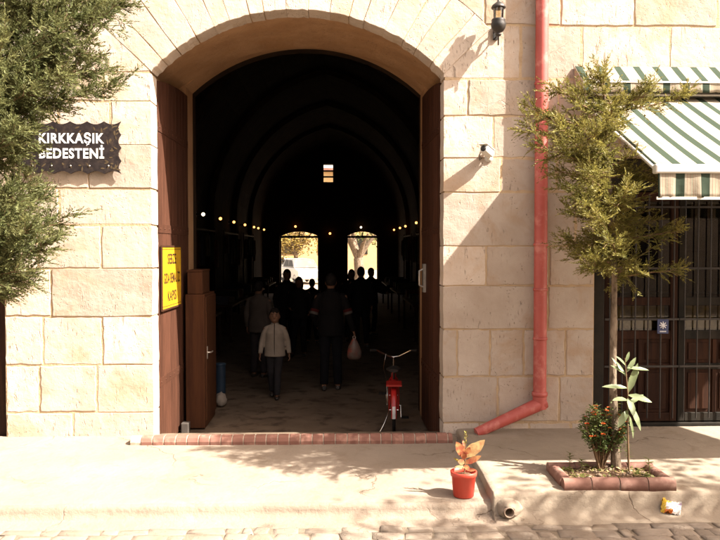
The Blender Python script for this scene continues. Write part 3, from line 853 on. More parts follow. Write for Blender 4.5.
# hood above
hx0 = at(574, 68, WY).x; hz1 = at(640, 67, WY).z; HY = WY-.27
hz0 = at(640, 82, HY).z; hzv = at(640, 91.5, HY).z
cloth('hood', hx0, ax1+.05, lambda x, t: (x, WY-.004+(HY-WY)*t, hz1+(hz0-hz1)*t+.004*math.sin(x*21)*math.sin(PI*t)), 80, 4, MAT['awning'], AW)
cloth('hood_valance', hx0, ax1+.05, lambda x, t: (x, HY-.003+.006*math.sin(x*27)*t, hz0+(hzv-hz0)*t-.012*t*abs(math.sin(PI*x/.186))), 260, 3, MAT['awning'], AW)
mb = MB(); mb.prism([(WY-.003, hz1-.004), (HY+.004, hz0-.004), (HY+.004, hzv), (WY-.003, hzv-.02)], lambda a, b, d: (d, a, b), hx0+.003, hx0+.007); part(mb, 'hood_side', MAT['awning'], AW)
mb = MB(); mb.loft([(hx0+.05, WY-.11, az1+.015), (ax1, WY-.11, az1+.015)], [.045, .045], 14); part(mb, 'roller', MAT['steel'], AW)
mb = MB(); mb.box((hx0, HY-.012, hz0-.008), (ax1+.05, HY+.004, hz0+.008)); part(mb, 'hood_bar', MAT['white'], AW)

# ------------------------------------------------------------------ shop front right
DY = WY+.10
mb = MB()
mb.box((SHX0+.0, DY-.05, -.02), (SHX0+.115, DY+.09, SHZ)); mb.box((SHX1-.1, DY-.05, -.02), (SHX1, DY+.09, SHZ))
mb.box((SHX0+.116, DY-.05, 2.36), (SHX1-.101, DY+.09, SHZ)); mb.box((SHX0+.116, DY-.04, -.02), (SHX1-.101, DY+.09, .075))
front = part(mb, 'shop_front', MAT['darkframe'], bevel=.006)
starm = plain('sticker_white', (.75, .75, .78), .5); blue = plain('sticker_blue', (.035, .05, .13), .45)
poster = mat('shop_poster', (.30, .22, .05), (.16, .11, .03), 4, .6, 0, c3=(.05, .04, .02), sc3=3.3)
lx = SHX0+.125; lw = .745; leaves = 4
for k in range(4):
    x0, x1 = lx+k*lw, lx+(k+1)*lw-.01
    fr = MB()
    y0, y1 = DY-.01, DY+.045
    zr = [(.085, .17), (.60, .66), (.90, .985), (1.235, 1.315), (2.26, 2.35)]
    for a, b_ in zr: fr.box((x0+.071, y0, a), (x1-.071, y1, b_))
    fr.box((x0, y0-.002, .085), (x0+.07, y1+.002, 2.352)); fr.box((x1-.07, y0-.002, .085), (x1, y1+.002, 2.352))
    dleaf = part(fr, 'shop_door', MAT['darkframe'] if k % 2 else MAT['darkwood'], HALL, .005)
    pn = MB()
    xm = (x0+x1)/2
    for (a, b_) in ((x0+.07, xm-.02), (xm+.02, x1-.07)):
        for (za, zb_2) in ((.17, .60), (.66, .90)):
            pn.box((a, y0+.018, za), (b_, y1-.012, zb_2))
            pn.box((a+.035, y0+.006, za+.035), (b_-.035, y0+.019, zb_2-.035))
    pn.box((xm-.0195, y0+.004, .17), (xm+.0195, y1-.01, .60)); pn.box((xm-.0195, y0+.004, .66), (xm+.0195, y1-.01, .90))
    part(pn, 'wood_panel', MAT['darkwood'], dleaf, .004)
    for (za, zb_2) in ((.985, 1.235), (1.315, 2.26)):
        pn = MB(); pn.box((x0+.071, y0+.024, za), (x1-.071, y0+.029, zb_2)); part(pn, 'pane', MAT['pane'], dleaf)
    gr_ = MB(); ng = 6
    for i in range(ng):
        xx = x0+.05+(x1-x0-.1)*i/(ng-1); gr_.loft([(xx, y0-.022, .12), (xx, y0-.022, 2.33)], [.0075, .0075], 8)
    for zz in (.635, 1.10, 1.60, 2.2): gr_.box((x0, y0-.035, zz-.010), (x1, y0-.030, zz+.010))
    part(gr_, 'grille', MAT['iron'], dleaf)
    if k < 3:
        pp = MB(); pp.box((x0+.10, y0+.075, 1.0), (x1-.10, y0+.08, 1.225)); part(pp, 'poster', poster, dleaf)
    if k == 0:
        cxs = at(661, 326, y0).x; czs = at(661, 326, y0).z
        pp = MB(); pp.box((cxs-.055, y0-.045, czs-.07), (cxs+.055, y0-.042, czs+.07)); st = part(pp, 'sticker', blue, dleaf)
        pp = MB()
        for q in range(4):
            a = q*PI/4; d_ = Vector((math.cos(a), 0, math.sin(a)))
            pp.loft([Vector((cxs, y0-.047, czs+.012))-d_*.036, Vector((cxs, y0-.047, czs+.012))+d_*.036], [.0055, .0055], 6)
        for q in range(5): pp.box((cxs-.03+q*.013, y0-.0465, czs-.055), (cxs-.03+q*.013+.009, y0-.0455, czs-.043))
        part(pp, 'snowflake', starm, st)
# the room behind the panes
mb = MB()
X0, X1, Y0, Y1, Z0, Z1 = SHX0+.02, SHX1-.02, WY+.253, 9.0, -.02, 2.9
vs = [(X0, Y0, Z0), (X1, Y0, Z0), (X1, Y1, Z0), (X0, Y1, Z0), (X0, Y0, Z1), (X1, Y0, Z1), (X1, Y1, Z1), (X0, Y1, Z1)]
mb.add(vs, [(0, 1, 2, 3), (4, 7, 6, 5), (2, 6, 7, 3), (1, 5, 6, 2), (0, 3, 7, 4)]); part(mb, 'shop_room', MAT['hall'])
# shelves of goods seen dimly through the glass
for k in range(3):
    z = .75+.5*k; x0 = X0+.2
    sh = MB(); sh.box((x0, 8.55, z), (X1-.2, 8.95, z+.03)); shf = part(sh, 'shelf', MAT['darkwood'])
# ------------------------------------------------------------------ left shop door (only its jamb and leaf show)
mb = MB()
mb.box((LSX0, DY-.04, -.02), (LSX0+.1, DY+.08, LSZ)); mb.box((LSX1-.09, DY-.04, -.02), (LSX1, DY+.08, LSZ)); mb.box((LSX0+.101, DY-.04, LSZ-.12), (LSX1-.091, DY+.08, LSZ))
part(mb, 'side_doorframe', MAT['darkwood'], bevel=.006)
for k in range(3):
    w = (LSX1-LSX0-.2)/3; x0 = LSX0+.1+w*k
    fr = MB()
    for i in range(5): fr.box((x0+.004+(w-.008)*i/5+.002, DY, 0), (x0+.004+(w-.008)*(i+1)/5-.002, DY+.05, LSZ-.125))
    lf = part(fr, 'side_door', MAT['darkwood'], HALL, .004)
    for za in (.3, 1.6):
        bd = MB(); bd.box((x0+.01, DY-.012, za), (x0+w-.01, DY-.001, za+.1)); part(bd, 'ledge', MAT['darkwood'], lf)

# ================================================================== plants
def leafmat(name, a, b2, transl=.3, isl=.35, rough=.6):
    return mat(name, a, b2, 5, rough, 0, island=isl, transl=transl, spec=.25)
MAT['juniper'] = leafmat('juniper_green', (.115, .110, .025), (.205, .172, .042), .4, .45)
MAT['juniper2'] = leafmat('juniper_dark', (.082, .096, .034), (.150, .146, .055), .4, .45)
def juniper(name, label, base, tips, top, m, seed, trunk_r=.035, per=34, size=1.0, low=1.35):
    rr = random.Random(seed)
    T = thing(name, label, 'tree', base)
    b0 = Vector(base)
    n = 14; pts = []; rs = []
    for i in range(n+1):
        t = i/n
        pts.append(b0+Vector((.02*math.sin(t*9+seed)*(1-t*.3)+(top[0]-b0.x)*t*t, .02*math.cos(t*7+seed)+(top[1]-b0.y)*t*t, (top[2]-b0.z)*t-.03*(i == 0))))
        rs.append(trunk_r*(1.25 if i == 0 else 1)*(1-.78*t)*(1+.12*math.sin(i*2.3+seed)))
    mb = MB(); mb.loft(pts, rs, 10); part(mb, 'trunk', MAT['trunk'], T)
    def tp(z):
        t = min(1, max(0, (z-b0.z)/(top[2]-b0.z))); i = min(n-1, int(t*n)); return pts[i].lerp(pts[i+1], t*n-i)
    br = MB(); lf = MB()
    def spray(p, d, L, nb):
        """a flat feathery spray: a thin axis with pointed scale-leaf blades along both sides"""
        d = d.normalized(); s = d.cross(Vector((rr.uniform(-.6, .6), rr.uniform(-.6, .6), 1))).normalized()
        droop = rr.uniform(-.1, .22)
        for k in range(nb):
            t = (k+rr.random())/nb; sg = 1 if k % 2 else -1
            q = p+d*(L*t)+Vector((0, 0, -droop*L*t*t))
            dd = (d*rr.uniform(.7, 1.1)+s*(sg*rr.uniform(.45, 1.0))+Vector((rr.uniform(-.35, .35), rr.uniform(-.35, .35), rr.uniform(-.2, .35)))).normalized()
            l = L*rr.uniform(.16, .42)*(1-.4*t); w = l*rr.uniform(.12, .19)
            sd = dd.cross(Vector((rr.uniform(-1, 1), rr.uniform(-1, 1), rr.uniform(-1, 1))))
            if sd.length < .05: continue
            sd.normalize(); m1 = q+dd*(l*.45)
            lf.add([q, m1-sd*w, q+dd*l, m1+sd*w], [(0, 1, 2, 3)])
    def branch(p0, p1, r0, npr, lvl=0):
        p0 = Vector(p0); p1 = Vector(p1); d = p1-p0; L = d.length
        bend = Vector((rr.uniform(-.06, .06), rr.uniform(-.06, .06), rr.uniform(-.12, .03)))*L
        def P(t): return p0+d*t+bend*(4*t*(1-t))
        ps = [P(i/6) for i in range(7)]
        br.loft(ps, [max(.0015, r0*(1-.9*i/6)) for i in range(7)], 6)
        for k in range(npr):
            t = .14+.86*((k+rr.random())/npr); q = P(t)
            dl_ = (P(min(1, t+.05))-P(t-.05)).normalized()
            a = rr.uniform(0, 2*PI); o1 = dl_.orthogonal().normalized(); o2 = dl_.cross(o1)
            out_ = o1*math.cos(a)+o2*math.sin(a)
            sd = (dl_*rr.uniform(.5, 1.0)+out_*rr.uniform(.35, .9)+Vector((0, 0, rr.uniform(-.05, .3)))).normalized()
            sl = size*rr.uniform(.065, .145)*(1.15-.4*t)
            spray(q, sd, sl, 20)
            if lvl == 0 and rr.random() < .5:
                q2 = q+sd*sl*1.5; branch(q, q2, r0*.3, 6, 1)
        spray(P(.97), d, size*.11, 16)
    for tip in tips:
        tip = Vector(tip)
        rise = rr.uniform(.25, .5)
        horiz = math.hypot(tip.x-b0.x, tip.y-b0.y)
        z0 = max(b0.z+low, min(tip.z-horiz*rise*.6, top[2]-.1)); p0 = tp(z0)
        L = (tip-p0).length
        branch(p0, p0.lerp(tip, .99), .011, max(10, int(per*L*1.75)), 0)
    # short inner shoots along the stem
    for k in range(60):
        z = b0.z+low+(top[2]-b0.z-low)*((k+rr.random())/60); p = tp(z); a = rr.uniform(0, 2*PI); l = rr.uniform(.14, .46)*(1-.5*k/60)
        branch(p, p+Vector((math.cos(a)*l, math.sin(a)*l, l*rr.uniform(-.1, .6))), .005, int(per*.7), 1)
    tr = [o for o in T.children if o.name.startswith('trunk')][0]
    part(br, 'branches', MAT['twig'], tr)
    part(lf, 'crown', m, T)
    return T
tb = gr(615, 467, .06)
tips_px = [(598,70,-.05),(577,93,.15),(556,88,-.2),(520,105,-.15),(517,121,.1),(536,146,-.25),(543,168,.2),(563,186,-.3),(566,213,.1),(562,241,-.1),(575,255,.3),(590,262,-.35),(622,282,.2),(640,268,-.25),(683,277,-.1),(681,231,-.2),(690,97,-.1),(656,90,-.3),(612,110,-.55),(590,135,-.6),(630,190,-.55),(580,200,-.5),(612,240,-.5),(600,165,.55),(575,150,.5),(630,220,.5),(560,128,-.4),(650,180,-.1),(540,118,.3),(585,232,.35),(595,110,.3),(632,205,-.3),(600,220,-.6),(585,170,-.6)]
tips = [at(612+(px-612)*.95, py if py < 262 else 262+(py-262)*.55, tb.y+dy*.9) for px, py, dy in tips_px]
topR = at(604, 84, tb.y+.0)
juniper('juniper_tree', 'slim juniper tree growing in the tile-edged bed before the awning', tb, tips, topR, MAT['juniper'], 3, .036, 27, .88, 1.5)
lb = Vector((-3.25, 6.35, -.02))
tipl = [(124,3,.0),(112,14,-.2),(100,24,.15),(90,40,-.3),(122,84,.1),(106,70,.3),(91,57,-.2),(62,104,.15),(35,126,-.2),(27,150,.2),(26,180,-.1),(46,196,.2),(66,216,-.05),(55,232,.2),(45,243,-.3),(36,270,.1),(36,281,-.1),(12,290,.2),(20,270,-.4),(0,288,-.2),(-20,280,.2),(30,92,-.5),(16,130,-.6),(30,60,-.5),(60,30,-.4),(66,74,-.5),(20,190,-.6),(30,230,-.5),(0,100,-.7),(5,40,-.7),(5,220,-.6),(40,20,.4),(60,-10,.2),(85,-12,-.1),(20,160,.4),(40,200,.4),(-120,60,0),(-140,120,.2),(-130,190,-.2),(-110,240,.1),(-60,-20,.2),(-90,10,-.3),(0,-30,0),(40,-30,-.3),(100,-5,.2),(-70,150,.6),(-70,100,-.6),(75,52,-.35),(50,60,-.1),(28,108,-.2),(16,150,-.3),(25,215,-.2),(15,250,-.3),(44,104,.1)]
juniper('juniper_tree', 'dense juniper tree hanging over the black name board at the left edge', lb,
        [at(px, py, lb.y+dy) for px, py, dy in tipl], at(-40, -90, lb.y), MAT['juniper2'], 8, .05, 34, 1.12, 1.45)

# ------------------------------------------------------------------ tile-edged bed
bz = .03
A0 = gr(564, 487, bz); A1 = gr(677, 486, bz); B0 = gr(541, 459, .11)
bx0, bx1, by0, by1 = A0.x, A1.x, A0.y, B0.y+.03
BED = thing('planting_bed', 'square planting bed edged with rounded brown tiles on the raised pavement', 'planter', ((bx0+bx1)/2, (by0+by1)/2, bz-.03))
ew = .088; eh = .074
def edge_run(p, q, n, base):
    mb = MB(); gm = MB(); p = Vector(p); q = Vector(q); d = (q-p).normalized(); s = Vector((-d.y, d.x, 0)); L = (q-p).length
    pr_ = [(-ew/2, -.02), (-ew/2, eh*.55), (-ew*.36, eh*.85), (-ew*.15, eh), (ew*.15, eh), (ew*.36, eh*.85), (ew/2, eh*.55), (ew/2, -.02)]
    for i in range(n):
        a, b_ = L*i/n+.004, L*(i+1)/n-.004; j = R.uniform(-.004, .004)
        mb.prism(pr_, lambda u, v, t: p+d*t+s*(u+j)+Vector((0, 0, v+j*.6)), a, b_, True)
    gm.prism([(u*.80, v-.009) for u, v in pr_], lambda u, v, t: p+d*t+s*u+Vector((0, 0, v)), .01, L-.01)
    return mb, gm
zb0 = plat_top(0, 5.9)-.004
for p, q, n in (((bx0, by0+ew/2, zb0), (bx1, by0+ew/2, zb0), 4), ((bx0, by1-ew/2, zb0), (bx1, by1-ew/2, zb0), 4), ((bx0+ew/2, by0+ew, zb0), (bx0+ew/2, by1-ew, zb0), 2), ((bx1-ew/2, by0+ew, zb0), (bx1-ew/2, by1-ew, zb0), 2)):
    mb, gm = edge_run(p, q, n, zb0); o = part(mb, 'tile_edging', MAT['tile_edge'], BED); part(gm, 'mortar_bed', MAT['grout'], o)
mb = MB(); nx, ny = 26, 18
sx0, sx1, sy0, sy1 = bx0+ew*.8, bx1-ew*.8, by0+ew*.8, by1-ew*.8
def soilz(x, y): return zb0+.035+wob(x, y, 9, .02, 1)+wob(x, y, 25, .012, 2)+.02*math.exp(-((x-tb.x)**2+(y-tb.y)**2)*60)
mb.add([(sx0+(sx1-sx0)*i/nx, sy0+(sy1-sy0)*j/ny, soilz(sx0+(sx1-sx0)*i/nx, sy0+(sy1-sy0)*j/ny)) for j in range(ny+1) for i in range(nx+1)],
       [(j*(nx+1)+i, j*(nx+1)+i+1, (j+1)*(nx+1)+i+1, (j+1)*(nx+1)+i) for j in range(ny) for i in range(nx)], True)
part(mb, 'soil', MAT['soil'], BED)
# ground cover, clods and dry leaves
weed = leafmat('weed_green', (.10, .12, .03), (.17, .16, .045)); dry = leafmat('dry_leaf', (.34, .22, .10), (.42, .31, .17), .2)
mb = MB()
for i in range(620):
    x, y = R.uniform(sx0, sx1), R.uniform(sy0, sy1)
    if mnoise.noise(Vector((x*6, y*6, 3))) < -.08: continue
    z = soilz(x, y); a = R.uniform(0, 2*PI); mb.mi = 0 if R.random() < .55 else 1
    el_ = R.uniform(.1, 1.0) if mb.mi == 0 else R.uniform(-.1, .25)
    mb.leaf((x, y, z+.004), (math.cos(a), math.sin(a), el_), (R.uniform(-.3, .3), R.uniform(-.3, .3), 1), R.uniform(.025, .07), R.uniform(.010, .024), .2, .3)
tag(mb.build('ground_cover', [weed, dry]), 'low weeds and dry leaves covering the soil of the bed', 'weeds', kind='stuff')
mb = MB()
for i in range(90):
    x, y = R.uniform(sx0, sx1), R.uniform(sy0, sy1); r = R.uniform(.006, .018)
    mb.ell((x, y, soilz(x, y)+r*.3), (r, r*R.uniform(.6, 1), r*R.uniform(.5, .9)), 7, 5)
pebm = mat('pebble', (.27, .20, .14), (.18, .125, .085), 20, .9, .4, island=.4)
tag(mb.build('pebbles', pebm), 'small pale pebbles and clods scattered in the bed', 'pebbles', kind='stuff')

# marigold bush
def gz(x, y): return soilz(x, y)
mg = gr(600, 468, .06); mg.z = gz(mg.x, mg.y)
MG = thing('marigold_bush', 'bushy marigold with small orange flowers left of the juniper trunk', 'flower bush', mg)
mgreen = leafmat('marigold_leaf', (.05, .075, .018), (.10, .115, .03)); orange = leafmat('marigold_petal', (.46, .085, .010), (.40, .05, .010), .2, .25)
stm = MB(); lfm = MB(); flowers = []
for i in range(64):
    tx = R.uniform(584, 625); ty = 424+R.uniform(-22, 22)*math.sqrt(max(.1, 1-((tx-604.5)/21)**2)); tip = at(tx, ty, mg.y+R.uniform(-.10, .12))
    p = mg+Vector((R.uniform(-.02, .02), R.uniform(-.02, .02), 0)); m1 = p.lerp(tip, .5)+Vector((0, 0, .03))
    stm.loft([p, m1, tip], [.005, .0035, .002], 6)
    for k in range(46):
        t = .62+.42*R.random(); q = p.lerp(tip, t)+Vector((R.uniform(-.04, .04), R.uniform(-.04, .04), R.uniform(-.03, .03)))
        a = R.uniform(0, 2*PI); lfm.leaf(q, (math.cos(a), math.sin(a), R.uniform(-.3, .9)), (R.uniform(-1, 1), R.uniform(-1, 1), 1), R.uniform(.024, .048), R.uniform(.007, .013), .1, .3)
    if ty < 438: flowers.append(tip)
part(stm, 'stem', MAT['twig'], MG); part(lfm, 'foliage', mgreen, MG)
for tip in flowers[:38]:
    fb = MB(); r = R.uniform(.011, .017)
    tip = tip+Vector((0, -.03, .012))
    for ringi, (rr_, el_) in enumerate(((r, .25), (r*.7, .7), (r*.4, 1.4))):
        for k in range(9 if ringi == 0 else 7):
            a = 2*PI*k/(9 if ringi == 0 else 7)+ringi; fb.leaf(tip, (math.cos(a), math.sin(a)*.8-.4, el_), (0, -.5, 1), rr_*1.3, rr_*.75, .1, .2)
    part(fb, 'flower', orange, MG)
# dry shoots at its foot
# tall leafy shrub behind the trunk
ol = gr(629, 471, .06); ol.z = gz(ol.x, ol.y)
OL = thing('leafy_shrub', 'tall thin shrub with long pale green leaves right of the juniper trunk', 'shrub', ol)
olm = leafmat('shrub_leaf', (.15, .185, .085), (.22, .25, .13), .25, .2, .42)
st = MB(); path = [ol]+[at(px, py, ol.y) for px, py in ((628, 440), (627.5, 415), (628, 395), (626, 372), (625, 358))]
st.loft(path, [.008, .007, .006, .005, .004, .002], 8); part(st, 'stem', MAT['twig'], OL)
for (bxp, byp, tx, ty, w, dy) in ((628,393,640,365,.045,-.03),(627,372,637,358,.03,.0),(628,395,651,404,.05,-.06),(628,398,634,416,.05,-.12),(628,388,604,389,.035,-.05),(627,375,611,366,.03,.03),(627,378,612,358,.026,.05),(626,366,617,357,.025,-.04),(628,402,641,430,.045,-.08),(628,410,620,428,.045,-.10),(627,385,640,372,.035,.08),(628,405,645,396,.035,.10),(626,362,630,352,.02,0),(627,368,649,372,.028,-.02),(628,400,615,402,.04,-.15),(627,412,636,440,.035,.04)):
    b_ = at(bxp, byp, ol.y); tpt = at(tx, ty, ol.y+dy); d = tpt-b_
    lf = MB(); lf.leaf(b_, d+Vector((0, 0, d.length*.18)), (R.uniform(-.3, .3), -.7, .8), d.length*1.02, w*1.3, .25, .16); part(lf, 'leaf', olm, OL)
# seedlings round the bed
for i, (px, py, h, lab) in enumerate(((564, 459, .13, 'small seedling standing in the back left corner of the bed'), (650, 474, .14, 'small pale seedling beside the right front edge of the bed'), (581, 466, .10, 'short weed growing left of the marigold foot'), (626, 462, .2, 'thin yellow-green seedling close behind the trunk'))):
    b_ = gr(px, py+3, .06); b_.x = min(max(b_.x, sx0+.02), sx1-.02); b_.y = min(max(b_.y, sy0+.02), sy1-.02); b_.z = gz(b_.x, b_.y)
    S = thing('seedling', lab, 'seedling', b_)
    st = MB(); tip = b_+Vector((R.uniform(-.02, .02), 0, h)); st.loft([b_, b_.lerp(tip, .5), tip], [.003, .0025, .0015], 6); part(st, 'stem', weed, S)
    lf = MB()
    for k in range(16):
        t = .45+.55*k/15; a = k*2.4; lf.leaf(b_.lerp(tip, t), (math.cos(a), math.sin(a), .5), (0, 0, 1), R.uniform(.025, .05), R.uniform(.010, .018), .1, .3)
    part(lf, 'foliage', weed, S)

# ------------------------------------------------------------------ red pot with croton
pc = gr(463.5, 496, -.07); pc.z = walk_z(pc.x, pc.y)+.001
POT = thing('potted_plant', 'small red plastic pot with a red and yellow leaved plant on the sidewalk', 'potted plant', pc)
mb = MB(); H = .19; r0, r1 = .077, .097
mb.lathe(pc, [(0, .001), (r0-.004, .0), (r0, .004), (r1-.006, H*.80), (r1+.001, H*.82), (r1+.003, H*.99), (r1-.001, H), (r1-.009, H*.99), (r1-.011, H*.84), (r1-.013, H*.7)], 32)
part(mb, 'pot', MAT['pot'], POT)
mb = MB(); mb.ell((pc.x, pc.y, pc.z+H*.8), (r1-.012, r1-.012, .014), 18, 6); part(mb, 'soil', MAT['soil'], POT)
st = MB(); top = at(466, 433, pc.y); s0 = pc+Vector((.004, 0, H*.8))
st.loft([s0, s0.lerp(top, .4)+Vector((.004, 0, 0)), s0.lerp(top, .75), top], [.005, .0045, .004, .003], 8); part(st, 'stem', MAT['twig'], POT)
lred = mat('croton_red', (.30, .05, .035), (.48, .25, .10), 34, .45, .3, .002, island=.0, transl=.3); lyel = mat('croton_yellow', (.52, .42, .19), (.42, .20, .09), 30, .45, .3, .002, transl=.3); lgrn = leafmat('croton_bud', (.30, .22, .04), (.2, .2, .04), .3, .2)
def cro(t, tx, ty, w, m, dy=0, curl=.1, nrm=(0, -.8, .5)):
    b_ = s0.lerp(top, t); e_ = at(tx, ty, pc.y+dy); d = e_-b_; lf = MB(); lf.leaf(b_, d, nrm, d.length, w, .15, curl); part(lf, 'leaf', m, POT)
FR = (0, -1, .25)
cro(.15, 474, 470, .03, lred, -.06, .4, FR); cro(.2, 458, 467, .03, lyel, -.05, .4, FR); cro(.55, 474, 443, .035, lyel, -.02, .1, FR); cro(.6, 463, 440, .03, lred, .03, .1, FR)
cro(.42, 485, 440, .085, lyel, -.03, .05, FR); cro(.42, 456.5, 442, .075, lred, -.04, .05, FR); cro(.3, 458, 461, .045, lred, -.03, .05, FR); cro(.28, 481, 456, .05, lred, -.04, .1, FR)
cro(.5, 470, 448, .045, lred, -.06, .1, FR); cro(.38, 463, 452, .05, lred, -.05, .1, FR); cro(.25, 468, 468, .04, lred, -.09, .3, FR); cro(.5, 462, 447, .04, lyel, .05, .1, FR)
cro(.25, 453, 457, .02, lgrn, .06); cro(.35, 476, 462, .04, lred, .04, .2, FR)
lf = MB()
for k in range(16):
    t = .72+.28*k/15; a = k*2.4; lf.leaf(s0.lerp(top, t), (math.cos(a)*.6, math.sin(a)*.6, .8), (0, 0, 1), .028, .010, .1, .1)
part(lf, 'bud', lgrn, POT)

# ------------------------------------------------------------------ drain outlet and wrapper
dc = at(509.5, 512, KY-.11); dc.z = -.115
DR = thing('drain_outlet', 'short drain pipe end sticking out of the pavement corner', 'drain pipe', dc)
mb = MB(); mb.lathe((dc.x, dc.y, dc.z), [(.031, .3), (.031, .0), (.033, -.005), (.038, -.005), (.040, 0), (.040, .3)], 24, 'y')
pv = plain('drain_plastic', (.38, .29, .22), .6); part(mb, 'pipe', pv, DR)
mb = MB()   # rough mortar collar cast round it
vs = []; fs = []; n1, n2 = 28, 6
for j in range(n2+1):
    t = j/n2
    for i in range(n1):
        a = 2*PI*i/n1; rx = .042+t*(.105+.04*math.cos(a)); rz = .042+t*.062
        x = dc.x+rx*math.cos(a)+wob(a, t, 2, .015, 1); z = dc.z+rz*math.sin(a); y = dc.y+.012+.17*t**1.3+wob(a*2, t*3, 2, .012, 2)
        vs.append((x, y, min(z, .0)))
for j in range(n2):
    for i in range(n1): fs.append((j*n1+i, j*n1+(i+1) % n1, (j+1)*n1+(i+1) % n1, (j+1)*n1+i))
mb.add(vs, fs, True); part(mb, 'mortar_collar', MAT['platform'], DR)

wc = at(671, 511, KY-.06); wc.z = -.155
foil = mat('wrapper_foil', (.62, .58, .52), (.70, .38, .04), 16, .32, .5, .006, 30, c3=(.50, .16, .05), sc3=22)
mb = MB(); nu, nw = 11, 7
Mw = Matrix.Translation(wc+Vector((0, 0, .005))) @ Matrix.Rotation(rad(-12), 4, 'Z') @ Matrix.Rotation(rad(8), 4, 'Y') @ Matrix.Rotation(rad(52), 4, 'X')
def wp(u, v, sgn):
    t = math.sin(PI*u)**.5*math.sin(PI*v)**.5 if 0 < u < 1 and 0 < v < 1 else 0
    q = mnoise.noise(Vector((u*5, v*4, sgn*3+1)))+.6*mnoise.noise(Vector((u*13, v*11, sgn*5)))
    jag = .006*((int(u*nu+.5)+int(v*nw+.5)) % 2)
    return Mw@Vector(((u-.5)*.135+.012*q, v*.088+jag+.010*q, sgn*(.022*t)+.02*q+.03*(u-.5)**2*8*(v-.3)))
for sgn in (-1, 1):
    vs = [wp(i/nu, j/nw, sgn) for j in range(nw+1) for i in range(nu+1)]
    for j in range(nw):
        for i in range(nu):
            k_ = j*(nu+1)+i; mb.mi = 1 if i < 2 or (j > 5 and i < 6) else (2 if j < 2 and i < 6 else (3 if mnoise.noise(Vector((i*.6, j*.7, 4))) > .28 else 0))
            mb.add([vs[k_], vs[k_+1], vs[k_+nu+2], vs[k_+nu+1]], [(0, 1, 2, 3)])
wm = [mat('wrapper_white', (.66, .63, .60), None, 9, .35, 0), mat('wrapper_yellow', (.55, .36, .03), None, 9, .35, 0), mat('wrapper_orange', (.48, .13, .02), None, 9, .35, 0), mat('wrapper_violet', (.30, .22, .30), None, 9, .35, 0)]
o = mb.build('snack_wrapper', wm); applied(o, [('WELD', dict(merge_threshold=.0008))]); tag(o, 'crumpled white and yellow snack wrapper lying against the kerb', 'litter')

# ================================================================== inside the hall
cabm = mat('cabinet_wood', (.062, .024, .010), (.040, .015, .007), 3, .68, .3, .003, 22, 0, (8, 8, .7))
cx0, cx1, cy0, cy1 = -1.70, -1.485, 8.55, 9.25
CB = thing('cabinet', 'narrow brown wooden cabinet standing at the left jamb', 'cabinet', ((cx0+cx1)/2, (cy0+cy1)/2, FZ))
mb = MB(); mb.box((cx0, cy0, FZ+.02), (cx1, cy1, 1.28)); part(mb, 'body', cabm, CB, .008)
mb = MB(); mb.box((cx1+.001, cy0+.02, FZ+.10), (cx1+.018, cy1-.02, 1.25)); part(mb, 'door', cabm, CB, .004)
mb = MB(); hy = cy0+.06; mb.loft([(cx1+.018, hy, .62), (cx1+.06, hy, .62), (cx1+.06, hy+.11, .62)], [.009]*3, 8); mb.box((cx1+.018, hy-.02, .55), (cx1+.024, hy+.02, .69)); part(mb, 'handle', MAT['steel'], CB)
BXO = thing('wooden_box', 'small wooden box lying on top of the cabinet', 'box', ((cx0+cx1)/2, 8.8, 1.282))
mb = MB(); mb.box((cx0+.02, cy0+.03, 1.282), (cx1-.025, cy0+.5, 1.53)); part(mb, 'body', cabm, BXO, .006)
mb = MB(); mb.box((cx0+.015, cy0+.025, 1.531), (cx1-.02, cy0+.505, 1.553)); part(mb, 'lid', cabm, BXO, .004)
w_ = gr(188, 429, FZ); mb = MB(); mb.box((-1.71, 8.32, FZ+.006), (-1.63, 8.44, FZ+.13)); o = mb.build('white_block', plain('pale_block', (.07, .058, .05)))
tag(applied(o, [('BEVEL', dict(width=.008, segments=2))]), 'small pale block on the floor before the cabinet', 'block')
bp = gr(218.5, 396, FZ); mb = MB(); mb.loft([(bp.x, bp.y+.2, FZ+.006), (bp.x, bp.y+.2, FZ+.42)], [.07, .07], 20); BR = thing('blue_drum', 'blue plastic drum standing on the floor beside the cabinet', 'drum', (bp.x, bp.y+.2, FZ))
part(mb, 'body', plain('blue_plastic', (.03, .055, .09), .4), BR); mb = MB(); mb.lathe((bp.x, bp.y+.2, FZ+.40), [(.0, .03), (.068, .03), (.076, .02), (.076, 0), (.07, -.006)], 20); part(mb, 'lid', plain('blue_lid', (.03, .06, .10), .4), BR)
def lump(name, c, r, m, label, cat, seed, top=None):
    mb = MB(); n1, n2 = 20, 12; vs = []; fs = []
    for j in range(n2+1):
        t = PI*j/n2
        for i in range(n1):
            a = 2*PI*i/n1; q = 1+.28*mnoise.noise(Vector((math.cos(a)*1.6+seed, math.sin(a)*1.6, t*1.9)))+.08*mnoise.noise(Vector((math.cos(a)*6, math.sin(a)*6+seed, t*6)))
            vs.append((c[0]+r[0]*math.sin(t)*math.cos(a)*q, c[1]+r[1]*math.sin(t)*math.sin(a)*q, max(c[2], c[2]+r[2]*(1-math.cos(t)*q))))
    for j in range(n2):
        for i in range(n1): fs.append((j*n1+i, j*n1+(i+1) % n1, (j+1)*n1+(i+1) % n1, (j+1)*n1+i))
    mb.add(vs, fs, True); return tag(mb.build(name, m), label, cat)
wb = gr(221, 407, FZ)
lump('rag_bundle', (wb.x, wb.y, FZ+.006), (.075, .075, .09), plain('rag_cloth', (.28, .24, .20)), 'crumpled pale rag bundle on the floor by the blue drum', 'rags', 2)

